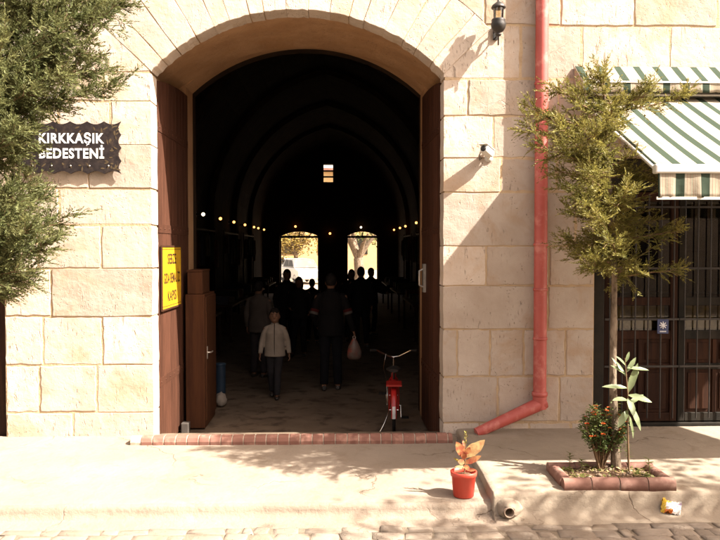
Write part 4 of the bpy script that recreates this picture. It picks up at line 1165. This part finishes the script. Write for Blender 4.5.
# bulbs along the walls
def warm(c): return c
bulb = emit('lit_bulb', (1.0, .40, .10), .9); bulbw = emit('lit_bulb_white', (1.0, .78, .52), 1.2)
ordn = ['nearest', 'second', 'third', 'fourth', 'fifth', 'sixth', 'seventh']
def wall_lamp(p, nrm, label, m, r=.05, grp='lit lamps on the hall walls'):
    T = thing('wall_lamp', label, 'lamp', p, group=grp)
    p = Vector(p); n_ = Vector(nrm)
    mb = MB(); mb.loft([p-n_*.14, p-n_*.03], [.03, .022], 10); mb.loft([p-n_*.155, p-n_*.14], [.06, .06], 12); part(mb, 'holder', MAT['iron'], T)
    mb = MB(); mb.ell(p+n_*.02, (r, r, r), 14, 10); part(mb, 'bulb', m, T)
for i, px in enumerate((203.5, 220.6, 234, 245, 254, 258.3, 264)):
    Yl = -(HX0+.155)*F/(337-px); wall_lamp((HX0+.155, Yl, 2.6), (1, 0, 0), ordn[i]+' lit bulb from the entrance on the left hall wall', bulbw if i == 0 else bulb, .042)
for i, px in enumerate((417, 406, 400.5, 394.5)):
    Yl = (HX1-.155)*F/(px-337); wall_lamp((HX1-.155, Yl, 2.62), (-1, 0, 0), ordn[i]+' lit bulb from the entrance on the right hall wall', bulb, .042)
for px, py, r, lab, m in ((295.5, 226.5, .05, 'lit bulb over the left far doorway', bulb), (330, 233.5, .05, 'orange lit bulb between the two far doorways', bulb), (361, 227.3, .045, 'small white bulb over the right far doorway', bulbw)):
    p = at(px, py, HY1-.16); wall_lamp(p, (0, -1, 0), lab, m, r)

# stalls along both sides
def stall(x0, x1, y0, y1, label, seed):
    rr = random.Random(seed); T = thing('market_stall', label, 'stall', ((x0+x1)/2, (y0+y1)/2, FZ), group='market stalls in the hall')
    mb = MB(); mb.box((x0, y0, .52), (x1, y1, .56)); part(mb, 'tabletop', MAT['darkwood'], T)
    for a in (x0+.03, x1-.07):
        for b_ in (y0+.03, y1-.07):
            mb = MB(); mb.box((a, b_, FZ+.006), (a+.05, b_+.05, .519)); part(mb, 'leg', MAT['darkwood'], T)
    mb = MB(); xb = x0 if x0 < 0 else x1-.04
    for b_ in (y0, y1-.04): mb.box((xb, b_, .561), (xb+.04, b_+.04, 2.3))
    mb.box((xb, y0+.041, 2.2), (xb+.04, y1-.041, 2.24)); part(mb, 'rack', MAT['darkwood'], T)
    cl = [plain('goods_cloth', c) for c in ((.10, .04, .03), (.05, .05, .06), (.10, .08, .05), (.03, .04, .03))]
    for k in range(5):
        y = y0+.1+(y1-y0-.3)*k/4; w = rr.uniform(.14, .2); zt = rr.uniform(2.0, 2.18); L = rr.uniform(.5, .9); xx = xb+.07 if x0 < 0 else xb-.05
        mb = MB(); mb.loft([(xx, y+.1, zt), (xx, y+.1, zt-.05), (xx, y+.1, zt-L*.5), (xx, y+.1, zt-L)], [(.02, .03), (.05, w*.7), (.06, w*.75), (.05, w*.8)], 12)
        o = part(mb, 'hanging_cloth', cl[k % 4], T)
    for k in range(4):
        y = y0+.15+(y1-y0-.4)*k/3; mb = MB(); mb.box((x0+.1, y, .561), (x1-.12, y+.3, .561+rr.uniform(.08, .22))); part(mb, 'goods_box', cl[(k+1) % 4], T, .01)
side_ = {-1: 'left', 1: 'right'}
for k, yy in enumerate((12.0, 16.4, 20.8, 25.2)):
    stall(HX0+.25, HX0+1.1, yy, yy+2.9, ordn[k]+' stall from the entrance along the left hall wall', k)
    stall(HX1-1.1, HX1-.25, yy, yy+2.9, ordn[k]+' stall from the entrance along the right hall wall', k+9)

# ------------------------------------------------------------------ people
def remesh(mb, name, m, parent, vox, smooth=2):
    o = mb.build(name, m, parent)
    applied(o, [('REMESH', dict(mode='VOXEL', voxel_size=vox, use_smooth_shade=True)), ('SMOOTH', dict(factor=.5, iterations=smooth))])
    return o
skin = mat('skin', (.20, .105, .065), (.17, .088, .054), 8, .7, .1, .001)
def person(label, loc, rz, H, jc, tc, hc, pose, child=False, fine=True, shoe=(.03, .025, .02), hairc=(.008, .006, .005), long_hair=False, sleeve=None, jacket_len=.0):
    T = thing('person', label, 'person', loc, rz)
    s = H/1.7; hs_ = (1.22 if child else 1.0)          # a child's head is larger for its height
    V = lambda x, y, z: Vector((x*s, y*s, z*s))
    vox = .007 if fine else .012
    head_c = V(0, -.01, 1.7-.118*hs_); hr = Vector((.075, .092, .118))*s*hs_
    sh = 1.40-(.05 if child else 0); shw = .165 if child else .185; hip = .90
    P = pose
    b = MB()
    b.ell(head_c, hr, 18, 14)
    b.ell(head_c+Vector((0, -.030*s, -.055*s))*hs_, Vector((.052, .055, .058))*s*hs_, 14, 10)           # jaw
    b.ell(head_c+Vector((0, -.098*s, -.018*s))*hs_, Vector((.013, .018, .022))*s*hs_, 10, 8)            # nose
    b.ell(head_c+Vector((0, -.088*s, -.062*s))*hs_, Vector((.024, .012, .009))*s*hs_, 10, 8)            # lips
    for k in (-1, 1):
        b.ell(head_c+Vector((k*.076*s, .004*s, -.01*s))*hs_, Vector((.011, .022, .032))*s*hs_, 10, 8)   # ears
    b.loft([V(0, .005, sh-.04), V(0, .0, sh+.04), head_c+Vector((0, .01*s, -.06*s))], [(.075*s, .06*s), (.052*s, .052*s), (.05*s, .055*s)], 14)
    tors = [V(0, 0, .84), V(0, 0, .93), V(0, -.005, 1.06), V(0, -.008, 1.22), V(0, 0, sh-.05), V(0, 0, sh+.02)]
    tw = [(.15, .10), (.155, .10), (.135, .088), (.155, .105), (shw-.02, .095), (.09, .06)]
    b.loft(tors, [(a*s, c*s) for a, c in tw], 18)
    jk = MB(); tr = MB(); slv = []
    g = .022
    jb = .80-jacket_len
    jk.loft([V(0, 0, jb), V(0, 0, .95), V(0, -.005, 1.1), V(0, -.008, 1.24), V(0, 0, sh-.04), V(0, 0, sh+.035), V(0, 0, sh+.055)],
            [(.200*s, .150*s), (.192*s, .142*s), ((.152+g)*s, (.10+g)*s), ((.158+g)*s, (.108+g)*s), ((shw-.005)*s, (.088+g)*s), (.125*s, .08*s), (.065*s, .06*s)], 20)
    jk.loft([V(0, .0, sh+.02), V(0, -.004, sh+.085)], [(.075*s, .07*s), (.07*s, .066*s)], 16)
    for k in (-1, 1):
        S = V(k*shw, 0, sh-.02); E = V(*P['elbow'][0 if k < 0 else 1]); W = V(*P['wrist'][0 if k < 0 else 1])
        b.loft([S, S.lerp(E, .5), E, E.lerp(W, .4), W], [.048*s, .044*s, .036*s, .035*s, .024*s], 12)
        jk.loft([S+V(-k*.05, 0, .015), S+V(-k*.012, 0, -.012), S.lerp(E, .5), E, E.lerp(W, .5), W+(E-W)*.02], [.045*s, .056*s, .057*s, .052*s, .048*s, .042*s], 14)
        slv.append((k, S, E, W))
        # hand: palm, four unequal bent fingers, thumb leaving the side
        f = (W-E).normalized(); fwd = V(0, -1, 0).normalized(); sd = f.cross(fwd)
        if sd.length < .1: sd = Vector((1, 0, 0))
        sd.normalize(); across = fwd - f*fwd.dot(f); across.normalize(); inn = Vector((-k, 0, 0))
        hsz = s*(1.05 if child else 1)
        pc_ = W+f*.045*hsz; b.loft([W-f*.01, W+f*.03*hsz, W+f*.085*hsz], [(.022*hsz, .024*hsz), (.016*hsz, .038*hsz), (.014*hsz, .037*hsz)], 12)
        curl_ = P.get('curl', .5)
        for q, (off, L) in enumerate(((.028, .07), (.010, .078), (-.009, .072), (-.027, .056))):
            p0 = W+f*.078*hsz+across*(off*hsz); p1 = p0+(f+inn*.15).normalized()*L*.45*hsz; p2 = p1+(f*(1-curl_)+inn*curl_).normalized()*L*.33*hsz; p3 = p2+(f*(1-1.4*curl_)+inn*1.4*curl_).normalized()*L*.26*hsz
            b.loft([p0, p1, p2, p3], [.0092*hsz, .0088*hsz, .008*hsz, .0068*hsz], 8)
        t0 = W+f*.025*hsz+across*.026*hsz; t1 = t0+(f*.6+across*.7+inn*.2).normalized()*.036*hsz; t2 = t1+(f*.9+across*.15+inn*.35).normalized()*.03*hsz
        b.loft([t0, t1, t2], [.013*hsz, .010*hsz, .008*hsz], 8)
    for k in (-1, 1):
        i = 0 if k < 0 else 1
        Hp = V(k*.085, 0, .90); K = V(*P['knee'][i]); A = V(*P['ankle'][i]); toe = V(*P['toe'][i])
        b.loft([Hp, Hp.lerp(K, .5), K, K.lerp(A, .35), A], [.085*s, .072*s, .052*s, .05*s, .034*s], 14)
        b.loft([A+V(0, .03, -.02), A+V(0, -.02, -.04), toe], [.034*s, .036*s, .026*s], 10)
        tr.loft([V(k*.075, 0, .97), V(k*.082, 0, .86), Hp.lerp(K, .5), K, K.lerp(A, .5), A+V(0, 0, .0)], [(.082*s, .10*s), (.09*s, .104*s), .083*s, .068*s, .064*s, .06*s], 16)
        shm = MB(); d = (toe-A); d.z = 0; d.normalize(); bs = A+V(0, 0, -.055)-d*.055*s
        tz = toe.z
        shm.loft([bs+V(0, 0, .0), bs+d*.05*s, bs+d*.14*s, toe+V(0, 0, .0), toe+d*.02*s+V(0, 0, -.005)], [(.030*s, .030*s), (.042*s, .045*s), (.044*s, .038*s), (.040*s, .028*s), (.02*s, .014*s)], 14)
        remesh(shm, 'shoe', plain('shoe_leather', shoe, .5), T, .008, 1)
    remesh(b, 'body', skin, T, vox, 2)
    jm = mat('jacket_cloth', jc, tuple(x*.8 for x in jc), 7, .8, .6, .01, 12)
    jo = remesh(jk, 'jacket', jm, T, vox*1.2, 2)
    remesh(tr, 'trousers', mat('trouser_cloth', tc, tuple(x*.7 for x in tc), 7, .85, .6, .01, 14), T, vox*1.3, 2)
    hm = MB(); hm.ell(head_c+Vector((0, .006*s, .020*s))*hs_, Vector((.084, .103, .112))*s*hs_, 18, 12)
    # cut the face free: keep hair above the brow and behind the ears
    if long_hair: hm.loft([head_c+V(0, .05, .04), head_c+V(0, .075, -.08), head_c+V(0, .07, -.2)], [(.08*s, .05*s), (.085*s, .045*s), (.06*s, .03*s)], 14)
    ho = remesh(hm, 'hair', mat('hair', hairc, tuple(x*2 for x in hairc), 30, .8, .5, .004, 40), T, .009, 1)
    bm = bmesh.new(); bm.from_mesh(ho.data)
    kill = [v for v in bm.verts if (v.co.z < head_c.z+(.052+.012*math.sin(v.co.x*90/s))*s*hs_ and v.co.y < head_c.y-.022*s*hs_)]
    bmesh.ops.delete(bm, geom=kill, context='VERTS'); bm.to_mesh(ho.data); bm.free()
    if fine:
        for k in (-1, 1):
            em = MB(); em.ell(head_c+Vector((k*.030*s, -.083*s, .010*s))*hs_, Vector((.012, .008, .007))*s*hs_, 10, 8); em.build('eye', plain('eye_dark', (.03, .02, .015), .3), T)
            em = MB(); em.loft([head_c+Vector((k*.046*s, -.080*s, .028*s))*hs_, head_c+Vector((k*.03*s, -.090*s, .034*s))*hs_, head_c+Vector((k*.014*s, -.091*s, .029*s))*hs_], [.003*s, .0045*s, .003*s], 6); em.build('eyebrow', plain('brow', hairc), T)
    return T, slv, s, jo
STAND = dict(elbow=((-.235, .02, 1.12), (.235, .02, 1.12)), wrist=((-.245, -.04, .88), (.245, -.04, .88)),
             knee=((-.09, -.01, .49), (.09, -.01, .49)), ankle=((-.095, .02, .085), (.095, .02, .085)), toe=((-.11, -.13, .035), (.11, -.13, .035)), curl=.45)
WALK = dict(elbow=((-.24, -.0, 1.08), (.24, .03, 1.08)), wrist=((-.27, -.06, .85), (.27, -.02, .85)),
            knee=((-.075, .02, .48), (.06, -.10, .50)), ankle=((-.06, .16, .12), (.045, -.12, .085)), toe=((-.06, .04, .04), (.05, -.27, .04)), curl=.5)
bl = gr(275, 398, FZ); hB = (398-308)*bl.y/F
T, sl, s, jo = person('boy in a pale zipped jacket and dark trousers walking out toward the door', bl, 0.02, hB, (.27, .225, .18), (.028, .026, .028), None, WALK, child=True)
z_ = MB(); z_.loft([(0, -.142*s, .82*s), (0, -.141*s, 1.0*s), (0, -.144*s, 1.2*s), (0, -.12*s, 1.36*s), (0, -.088*s, 1.42*s)], [.006*s]*5, 6)
o = z_.build('zip', plain('zip_dark', (.03, .022, .02)), T)
# adult carrying a bag
wl = gr(331, 390, FZ)
BAGP = dict(STAND); BAGP = dict(elbow=((-.26, .02, 1.10), (.25, .05, 1.10)), wrist=((-.33, -.03, .86), (.2, -.10, .93)), knee=((-.09, -.05, .49), (.09, .02, .49)), ankle=((-.10, -.04, .085), (.10, .06, .10)), toe=((-.11, -.19, .035), (.11, -.09, .035)), curl=.75)
T, sl, s, jo = person('adult in dark jacket and jeans carrying a plastic bag into the hall', wl, PI, 1.68, (.007, .006, .006), (.009, .009, .011), None, BAGP, hairc=(.01, .008, .007), shoe=(.05, .045, .04))
for k, S, E, W in sl:
    m1 = S.lerp(E, .95); q = (E-S).normalized()
    bd = MB(); bd.loft([m1-q*.035, m1], [.064, .062], 14); bd.build('sleeve_band', plain('band_white', (.10, .085, .075)), T)
    bd = MB(); bd.loft([m1-q*.075, m1-q*.036], [.066, .065], 14); bd.build('sleeve_band', plain('band_red', (.06, .008, .007)), T)
Wl = sl[0][3]; Wp = Vector(wl)+Vector((-Wl.x, -Wl.y, Wl.z))+Vector((.01, -.01, -.085))
PB = thing('plastic_bag', 'white and red plastic bag hanging from the adult person\'s hand', 'bag', Wp)
mb = MB()
n1 = 16; prof = [(.02, -.06), (.05, -.11), (.085, -.18), (.105, -.26), (.10, -.33), (.07, -.365), (.0, -.37)]
for j, (r_, h_) in enumerate(prof): pass
vs = []
for r_, h_ in prof:
    for i in range(n1):
        a = 2*PI*i/n1; q = 1+.18*mnoise.noise(Vector((math.cos(a)*1.9, math.sin(a)*1.9, h_*11)))
        vs.append((Wp.x+r_*math.cos(a)*q, Wp.y+r_*.6*math.sin(a)*q, Wp.z+h_+.04))
mb.add(vs, [(j*n1+i, (j+1)*n1+i, (j+1)*n1+(i+1) % n1, j*n1+(i+1) % n1) for j in range(len(prof)-1) for i in range(n1)], True)
part(mb, 'bag_body', mat('bag_plastic', (.22, .17, .14), (.20, .09, .07), 9, .4, .5, .01, 14, c3=(.50, .09, .06), sc3=8, transl=.2), PB)
for k in (-1, 1):
    mb = MB(); mb.loft([(Wp.x+.015, Wp.y+k*.012, Wp.z-.03), (Wp.x+.02, Wp.y+k*.016, Wp.z+.0), (Wp.x, Wp.y, Wp.z+.02), (Wp.x-.02, Wp.y+k*.016, Wp.z), (Wp.x-.015, Wp.y+k*.012, Wp.z-.03)], [.006]*5, 6); part(mb, 'handle', plain('bag_handle', (.5, .4, .35), .4), PB)
# person in a pale jacket further in, turned away
gl = gr(259, 377, FZ)
person('person in a pale jacket standing behind the boy, turned away', gl, rad(160), (377-283)*gl.y/F+.03, (.07, .055, .045), (.03, .025, .025), None, STAND, fine=False)
POSES = []
for k in range(6):
    P_ = dict(STAND); e_ = [.02*math.sin(k*2.1), .05*math.sin(k*1.3)]
    P_['elbow'] = ((-.25, .03+e_[1], 1.11), (.27+e_[0], .02-e_[1], 1.10)); P_['wrist'] = ((-.24+.10*(k % 2), -.06-.16*(k % 2), .88+.16*(k % 2)), (.27+e_[0], -.08-.12*(k % 3), .88+.10*(k % 3)))
    P_['knee'] = ((-.10, -.06+.05*(k % 3), .49), (.09, .03-.04*(k % 3), .49)); P_['ankle'] = ((-.13, .0-.1*(k % 2), .085), (.10, .05, .085)); P_['toe'] = ((-.15, -.16-.1*(k % 2), .035), (.13, -.11, .035)); POSES.append(P_)
# dark figures before the far doorways
for i, (px, py, yy, rz, c, lab) in enumerate(((287, 269.5, 15.0, 20, (.012, .010, .010), 'dark figure nearest the left side of the left far doorway'), (299, 277, 14.4, -10, (.012, .010, .010), 'shorter dark figure in front of the middle of the left far doorway'), (312, 279, 16.4, 170, (.012, .010, .010), 'dark figure before the right side of the left far doorway'), (351.5, 269.5, 16.8, 10, (.012, .010, .010), 'dark figure before the left side of the right far doorway'), (361, 267, 15.6, -175, (.012, .010, .010), 'dark figure before the middle of the right far doorway'), (371, 268, 17.8, 30, (.012, .010, .010), 'dark figure before the right side of the right far doorway'))):
    hp_ = at(px, py, yy); person(lab, (hp_.x, yy, FZ), rad(rz), hp_.z-FZ, c, (.012, .011, .012), None, POSES[i], fine=False, long_hair=i in (1, 3))

# ------------------------------------------------------------------ bicycle
def bicycle(loc, rz):
    B = thing('bicycle', 'small red bicycle standing inside the entrance, seen from behind', 'bicycle', loc, rz)
    red = mat('bike_red', (.40, .018, .014), (.33, .014, .012), 6, .3, 0); chrome = mat('chrome', (.6, .57, .53), (.5, .47, .44), 20, .18, 0, metal=1.0); rub = plain('rubber', (.02, .018, .017), .8); blk_ = plain('saddle_black', (.02, .018, .016), .5)
    r = .245; wb_ = .84
    def L(mb, name, m, par=B):
        return mb.build(name, m, par)
    for y in (0, wb_):
        h = MB(); h.loft([(-.05, y, r), (.05, y, r)], [.016, .016], 12); w = L(h, 'wheel', chrome)
        t = MB(); t.torus((0, y, r), r-.02, .02, 'x', 40, 10); L(t, 'tyre', rub, w)
        t = MB(); t.torus((0, y, r), r-.042, .010, 'x', 40, 8); 
        for k in range(16):
            a = 2*PI*k/16; t.loft([((-1)**k*.018, y, r), (0, y+(r-.042)*math.cos(a), r+(r-.042)*math.sin(a))], [.0015, .0015], 4)
        L(t, 'rim', chrome, w)
        t = MB(); pts = []
        a0, a1 = (rad(20), rad(188)) if y == 0 else (rad(15), rad(150))
        for k in range(15):
            a = a0+(a1-a0)*k/14; pts.append((0, y+(r+.02)*math.cos(a), r+(r+.02)*math.sin(a)))
        t.loft(pts, [(.03, .008)]*15, 10); mg_ = L(t, 'mudguard', red)
        if y == 0:
            t = MB(); pts = [(0, (r+.024)*math.cos(a)-.003, r+(r+.024)*math.sin(a)) for a in [rad(q) for q in (160, 167, 174, 181, 188)]]; t.loft(pts, [(.019, .007)]*5, 10); L(t, 'reflector_strip', plain('white_strip', (.72, .70, .66), .4), mg_)
    f = MB()
    bbk = (0, .34, .23); st_ = (0, .26, .56); hd = (0, .66, .60); hd2 = (0, .69, .50)
    f.loft([bbk, st_], [.016, .015], 12); f.loft([st_, hd], [.016, .016], 12); f.loft([bbk, hd2], [.018, .017], 12); f.loft([hd2, (0, .655, .63)], [.02, .02], 12)
    for k in (-1, 1):
        f.loft([(k*.012, .34, .23), (k*.05, 0, r)], [.01, .009], 8); f.loft([(k*.012, .26, .54), (k*.052, 0, r)], [.009, .008], 8)
    L(f, 'frame', red)
    f = MB()
    for k in (-1, 1): f.loft([(k*.045, wb_, r), (k*.045, .75, .46), (0, .70, .52)], [.009, .011, .014], 8)
    L(f, 'fork', red)
    f = MB(); f.loft([(0, .655, .62), (0, .64, .74)], [.011, .011], 10); f.loft([(-.27, .52, .84), (-.2, .57, .835), (-.07, .63, .76), (0, .645, .745), (.07, .63, .76), (.2, .57, .835), (.27, .52, .84)], [.011]*7, 10)
    hb = L(f, 'handlebar', chrome)
    for k in (-1, 1):
        t = MB(); t.loft([(k*.275, .515, .84), (k*.21, .563, .836)], [.016, .016], 10); L(t, 'grip', rub, hb)
    f = MB(); f.loft([(0, .12, .665), (0, .18, .675), (0, .27, .67), (0, .36, .665), (0, .40, .655)], [(.05, .02), (.09, .03), (.065, .03), (.028, .022), (.015, .012)], 16); f.loft([(0, .25, .55), (0, .24, .655)], [.012, .012], 8)
    L(f, 'saddle', blk_)
    f = MB()
    for k in (-1, 1): f.loft([(k*.055, .20, .52), (k*.055, -.13, .53)], [.006, .006], 6); f.loft([(k*.055, -.05, .53), (k*.055, 0, r)], [.005, .005], 6)
    for q in range(4): f.loft([(-.055, -.13+q*.09, .53), (.055, -.13+q*.09, .53)], [.005, .005], 6)
    f.box((-.085, -.15, .535), (.085, .12, .553)); L(f, 'carrier', red)
    f = MB(); f.lathe((.05, .34, .23), [(0, 0), (.06, 0), (.06, .006), (0, .006)], 20, 'x'); f.loft([(.05, .34, .23), (.08, .34, .23), (.085, .30, .10)], [.009]*3, 8); f.loft([(-.03, .34, .23), (-.08, .34, .23), (-.085, .38, .36)], [.009]*3, 8); cr = L(f, 'crank', chrome)
    for k, y, z in ((1, .30, .10), (-1, .38, .36)):
        t = MB(); t.cbox((k*.13, y, z), (.085, .06, .02)); L(t, 'pedal', rub, cr)
    f = MB(); f.loft([(-.055, .06, .22), (-.10, -.05, .12), (-.16, -.08, .004)], [.007]*3, 8); L(f, 'kickstand', chrome)
    f = MB(); f.loft([(-.09, .5, .80), (-.12, .42, .66), (-.085, .10, .56), (-.07, -.03, .40), (-.06, 0, .26)], [.004]*5, 6); L(f, 'brake_cable', chrome)
    return B
bk = Vector((.63, 8.38, FZ+.004))
bicycle(bk, rad(-4))

# ================================================================== beyond the far doors
CY = -.27
mb = MB()
FB = thing('courtyard_building', 'sunlit ochre building seen through the far doorways', 'building', (0, 72, CY))
mb.box((-14, 72, CY), (12, 80, 9)); part(mb, 'wall', mat('ochre_wall', (.46, .33, .17), (.40, .27, .14), 1.2, .9, .3), FB)
for k in range(7):
    mb = MB(); x = -12+k*3.4; mb.box((x, 71.95, 1.2), (x+1.3, 71.99, 3.0)); part(mb, 'window', MAT['darkframe'], FB)
mb = MB(); mb.box((-14.3, 71.6, 9.0), (12.3, 80.3, 9.3)); part(mb, 'roof', MAT['brick'], FB)
def car(loc, rz, col, label):
    C = thing('parked_car', label, 'car', loc, rz)
    pt = mat('car_paint', col, tuple(c*.95 for c in col), 4, .25, 0)
    prof = [(-2.0, .28), (2.0, .28), (2.05, .55), (1.95, .80), (1.0, .92), (-1.6, .95), (-2.02, .85), (-2.05, .5)]
    mb = MB(); mb.prism(prof, lambda a, b, d: (a, d, b), -.82, .82); mb.build('body', pt, C, .06)
    mb = MB(); mb.prism([(-1.55, .94), (.95, .93), (.35, 1.42), (-1.1, 1.45)], lambda a, b, d: (a, d*(1-.12*(b > 1.2)), b), -.74, .74); mb.build('cabin', pt, C, .05)
    for sgn in (-1, 1):
        mb = MB(); mb.prism([(-1.3, .98), (-.35, .98), (-.35, 1.36), (-1.0, 1.38)], lambda a, b, d: (a, d*(1-.1*(b > 1.2)), b), sgn*.745, sgn*.752); mb.build('window', MAT['iron'], C)
        mb = MB(); mb.prism([(-.25, .98), (.75, .98), (.3, 1.36), (-.25, 1.36)], lambda a, b, d: (a, d*(1-.1*(b > 1.2)), b), sgn*.745, sgn*.752); mb.build('window', MAT['iron'], C)
        for x in (-1.25, 1.25):
            w = MB(); w.torus((0, 0, 0), .22, .09, 'x', 20, 8); w.lathe((0, 0, 0), [(0, -.06), (.14, -.06), (.14, .06), (0, .06)], 14, 'x')
            w.v = [(v[1]+x, v[0]+sgn*.74, v[2]+.31) for v in w.v]; w.build('wheel', MAT['iron'], C)
        mb = MB(); mb.cbox((2.0, sgn*.6, .66), (.12, .3, .14)); mb.build('headlight', MAT['white'], C, .03)
    return C
car((-2.1, 45, CY), rad(-70), (.62, .60, .56), 'white car parked outside the left far doorway')
car((-4.0, 52, CY), rad(10), (.40, .38, .36), 'grey car parked beyond the white car, outside the left far doorway')
def broad(name, label, base, hgt, crown, cr, lm, seed, nl=2600, ls=.12, fork=None, tr=.14):
    rr = random.Random(seed); T = thing(name, label, 'tree', base); b0 = Vector(base)
    mb = MB(); f = b0+Vector((rr.uniform(-.1, .1), 0, hgt*.42))
    mb.loft([b0+Vector((0, 0, -.05)), b0.lerp(f, .5)+Vector((.05, 0, 0)), f], [tr*1.2, tr, tr*.85], 12)
    ends = []
    for k in range(6):
        a = 2*PI*k/6+rr.uniform(-.3, .3); e = b0+Vector((math.cos(a)*crown[0]*.7, math.sin(a)*crown[1]*.7, hgt*rr.uniform(.75, 1.05))); ends.append(e)
        mb.loft([f+Vector((0, 0, -.05)), f.lerp(e, .45)+Vector((0, 0, .12)), e], [tr*.62, tr*.4, tr*.12], 8)
    part(mb, 'trunk', MAT['trunk'], T)
    lf = MB(); cc = b0+Vector((0, 0, cr))
    clumps = [cc+Vector((rr.gauss(0, .5)*crown[0], rr.gauss(0, .5)*crown[1], rr.gauss(0, .45)*crown[2])) for _ in range(46)]
    for i in range(nl):
        c = rr.choice(clumps); p = c+Vector((rr.gauss(0, .2)*crown[0], rr.gauss(0, .2)*crown[1], rr.gauss(0, .16)*crown[2]))
        a = rr.uniform(0, 2*PI); lf.leaf(p, (math.cos(a), math.sin(a), rr.uniform(-.6, .4)), (rr.uniform(-.5, .5), rr.uniform(-.5, .5), 1), ls*rr.uniform(.7, 1.3), ls*.5, .15, .2)
    part(lf, 'crown', lm, T); return T
autumn = leafmat('autumn_leaf', (.30, .19, .05), (.22, .18, .05)); greenl = leafmat('green_leaf', (.09, .12, .03), (.14, .15, .04))
broad('courtyard_tree', 'forked bare-trunked tree standing outside the right far doorway', (1.25, 43, CY), 3.6, (1.8, 1.6, 1.2), 4.4, autumn, 4, 1800, .2, tr=.30)
broad('courtyard_tree', 'yellow-leaved tree standing outside the left far doorway', (-2.7, 49, CY), 3.8, (2.0, 1.6, 1.5), 2.9, autumn, 6, 2600, .22, tr=.16)
broad('courtyard_tree', 'green-leaved tree beyond the right far doorway', (3.6, 58, CY), 4.5, (1.8, 1.6, 1.6), 3.6, greenl, 7, 2000, .22, tr=.16)
# a street tree out of frame at the right; its crown shades the kerb
broad('street_tree', 'broad street tree at the roadside to the right of the photo', (6.5, 3.2, -.19), 5.0, (1.6, 1.0, 1.0), 4.9, greenl, 12, 3600, .10, tr=.10)

OB = thing('street_building', 'plain two storey building across the street, behind the viewer', 'building', (0, -10, -.19))
mb = MB(); mb.box((-22, -18, -.19), (22, -10, 6.4)); part(mb, 'wall', mat('opposite_wall', (.30, .24, .18), (.24, .19, .14), 1.2, .9, .3), OB)
mb = MB(); mb.box((-22.3, -18.3, 6.4), (22.3, -9.6, 6.65)); part(mb, 'roof', MAT['brick'], OB)
for k in range(9):
    for z in (.9, 3.9):
        x = -18.5+k*4.6; mb = MB(); mb.box((x, -10.02, z), (x+1.5, -9.97, z+1.6)); part(mb, 'window', MAT['darkframe'], OB)

# ================================================================== light
sv = Vector((2.5, -1.0, 2.7))
sd = bpy.data.lights.new('sun', 'SUN'); sd.energy = 5.0; sd.angle = rad(.55); sd.color = (1.0, .94, .84)
so = bpy.data.objects.new('sun', sd); COL.objects.link(so); so.rotation_euler = sv.to_track_quat('Z', 'Y').to_euler(); so.location = (6, -4, 8)
w = bpy.data.worlds.new('World'); sc.world = w; w.use_nodes = True
n = w.node_tree; n.nodes.clear()
sky = n.nodes.new('ShaderNodeTexSky'); sky.sky_type = 'NISHITA'; sky.sun_disc = False
sky.sun_elevation = math.asin(sv.normalized().z); sky.sun_rotation = math.atan2(sv.x, sv.y)
sky.dust_density = 4.0; sky.air_density = 1.0; sky.ozone_density = .4
hs2 = n.nodes.new('ShaderNodeHueSaturation'); hs2.inputs['Saturation'].default_value = .45
tint = n.nodes.new('ShaderNodeMixRGB'); tint.blend_type = 'MULTIPLY'; tint.inputs[0].default_value = 1; tint.inputs[2].default_value = (1.0, .845, .72, 1)
bg = n.nodes.new('ShaderNodeBackground'); bg.inputs[1].default_value = .115
wo = n.nodes.new('ShaderNodeOutputWorld')
n.links.new(sky.outputs[0], hs2.inputs['Color']); n.links.new(hs2.outputs[0], tint.inputs[1]); n.links.new(tint.outputs[0], bg.inputs[0]); n.links.new(bg.outputs[0], wo.inputs[0])
vs_ = sc.view_settings; vs_.view_transform = 'Standard'; vs_.look = 'None'; vs_.gamma = 1; vs_.exposure = 2.22; vs_.use_curve_mapping = False
sc.render.engine = 'CYCLES'; sc.cycles.use_denoising = True; sc.cycles.max_bounces = 8; sc.cycles.sample_clamp_indirect = 6
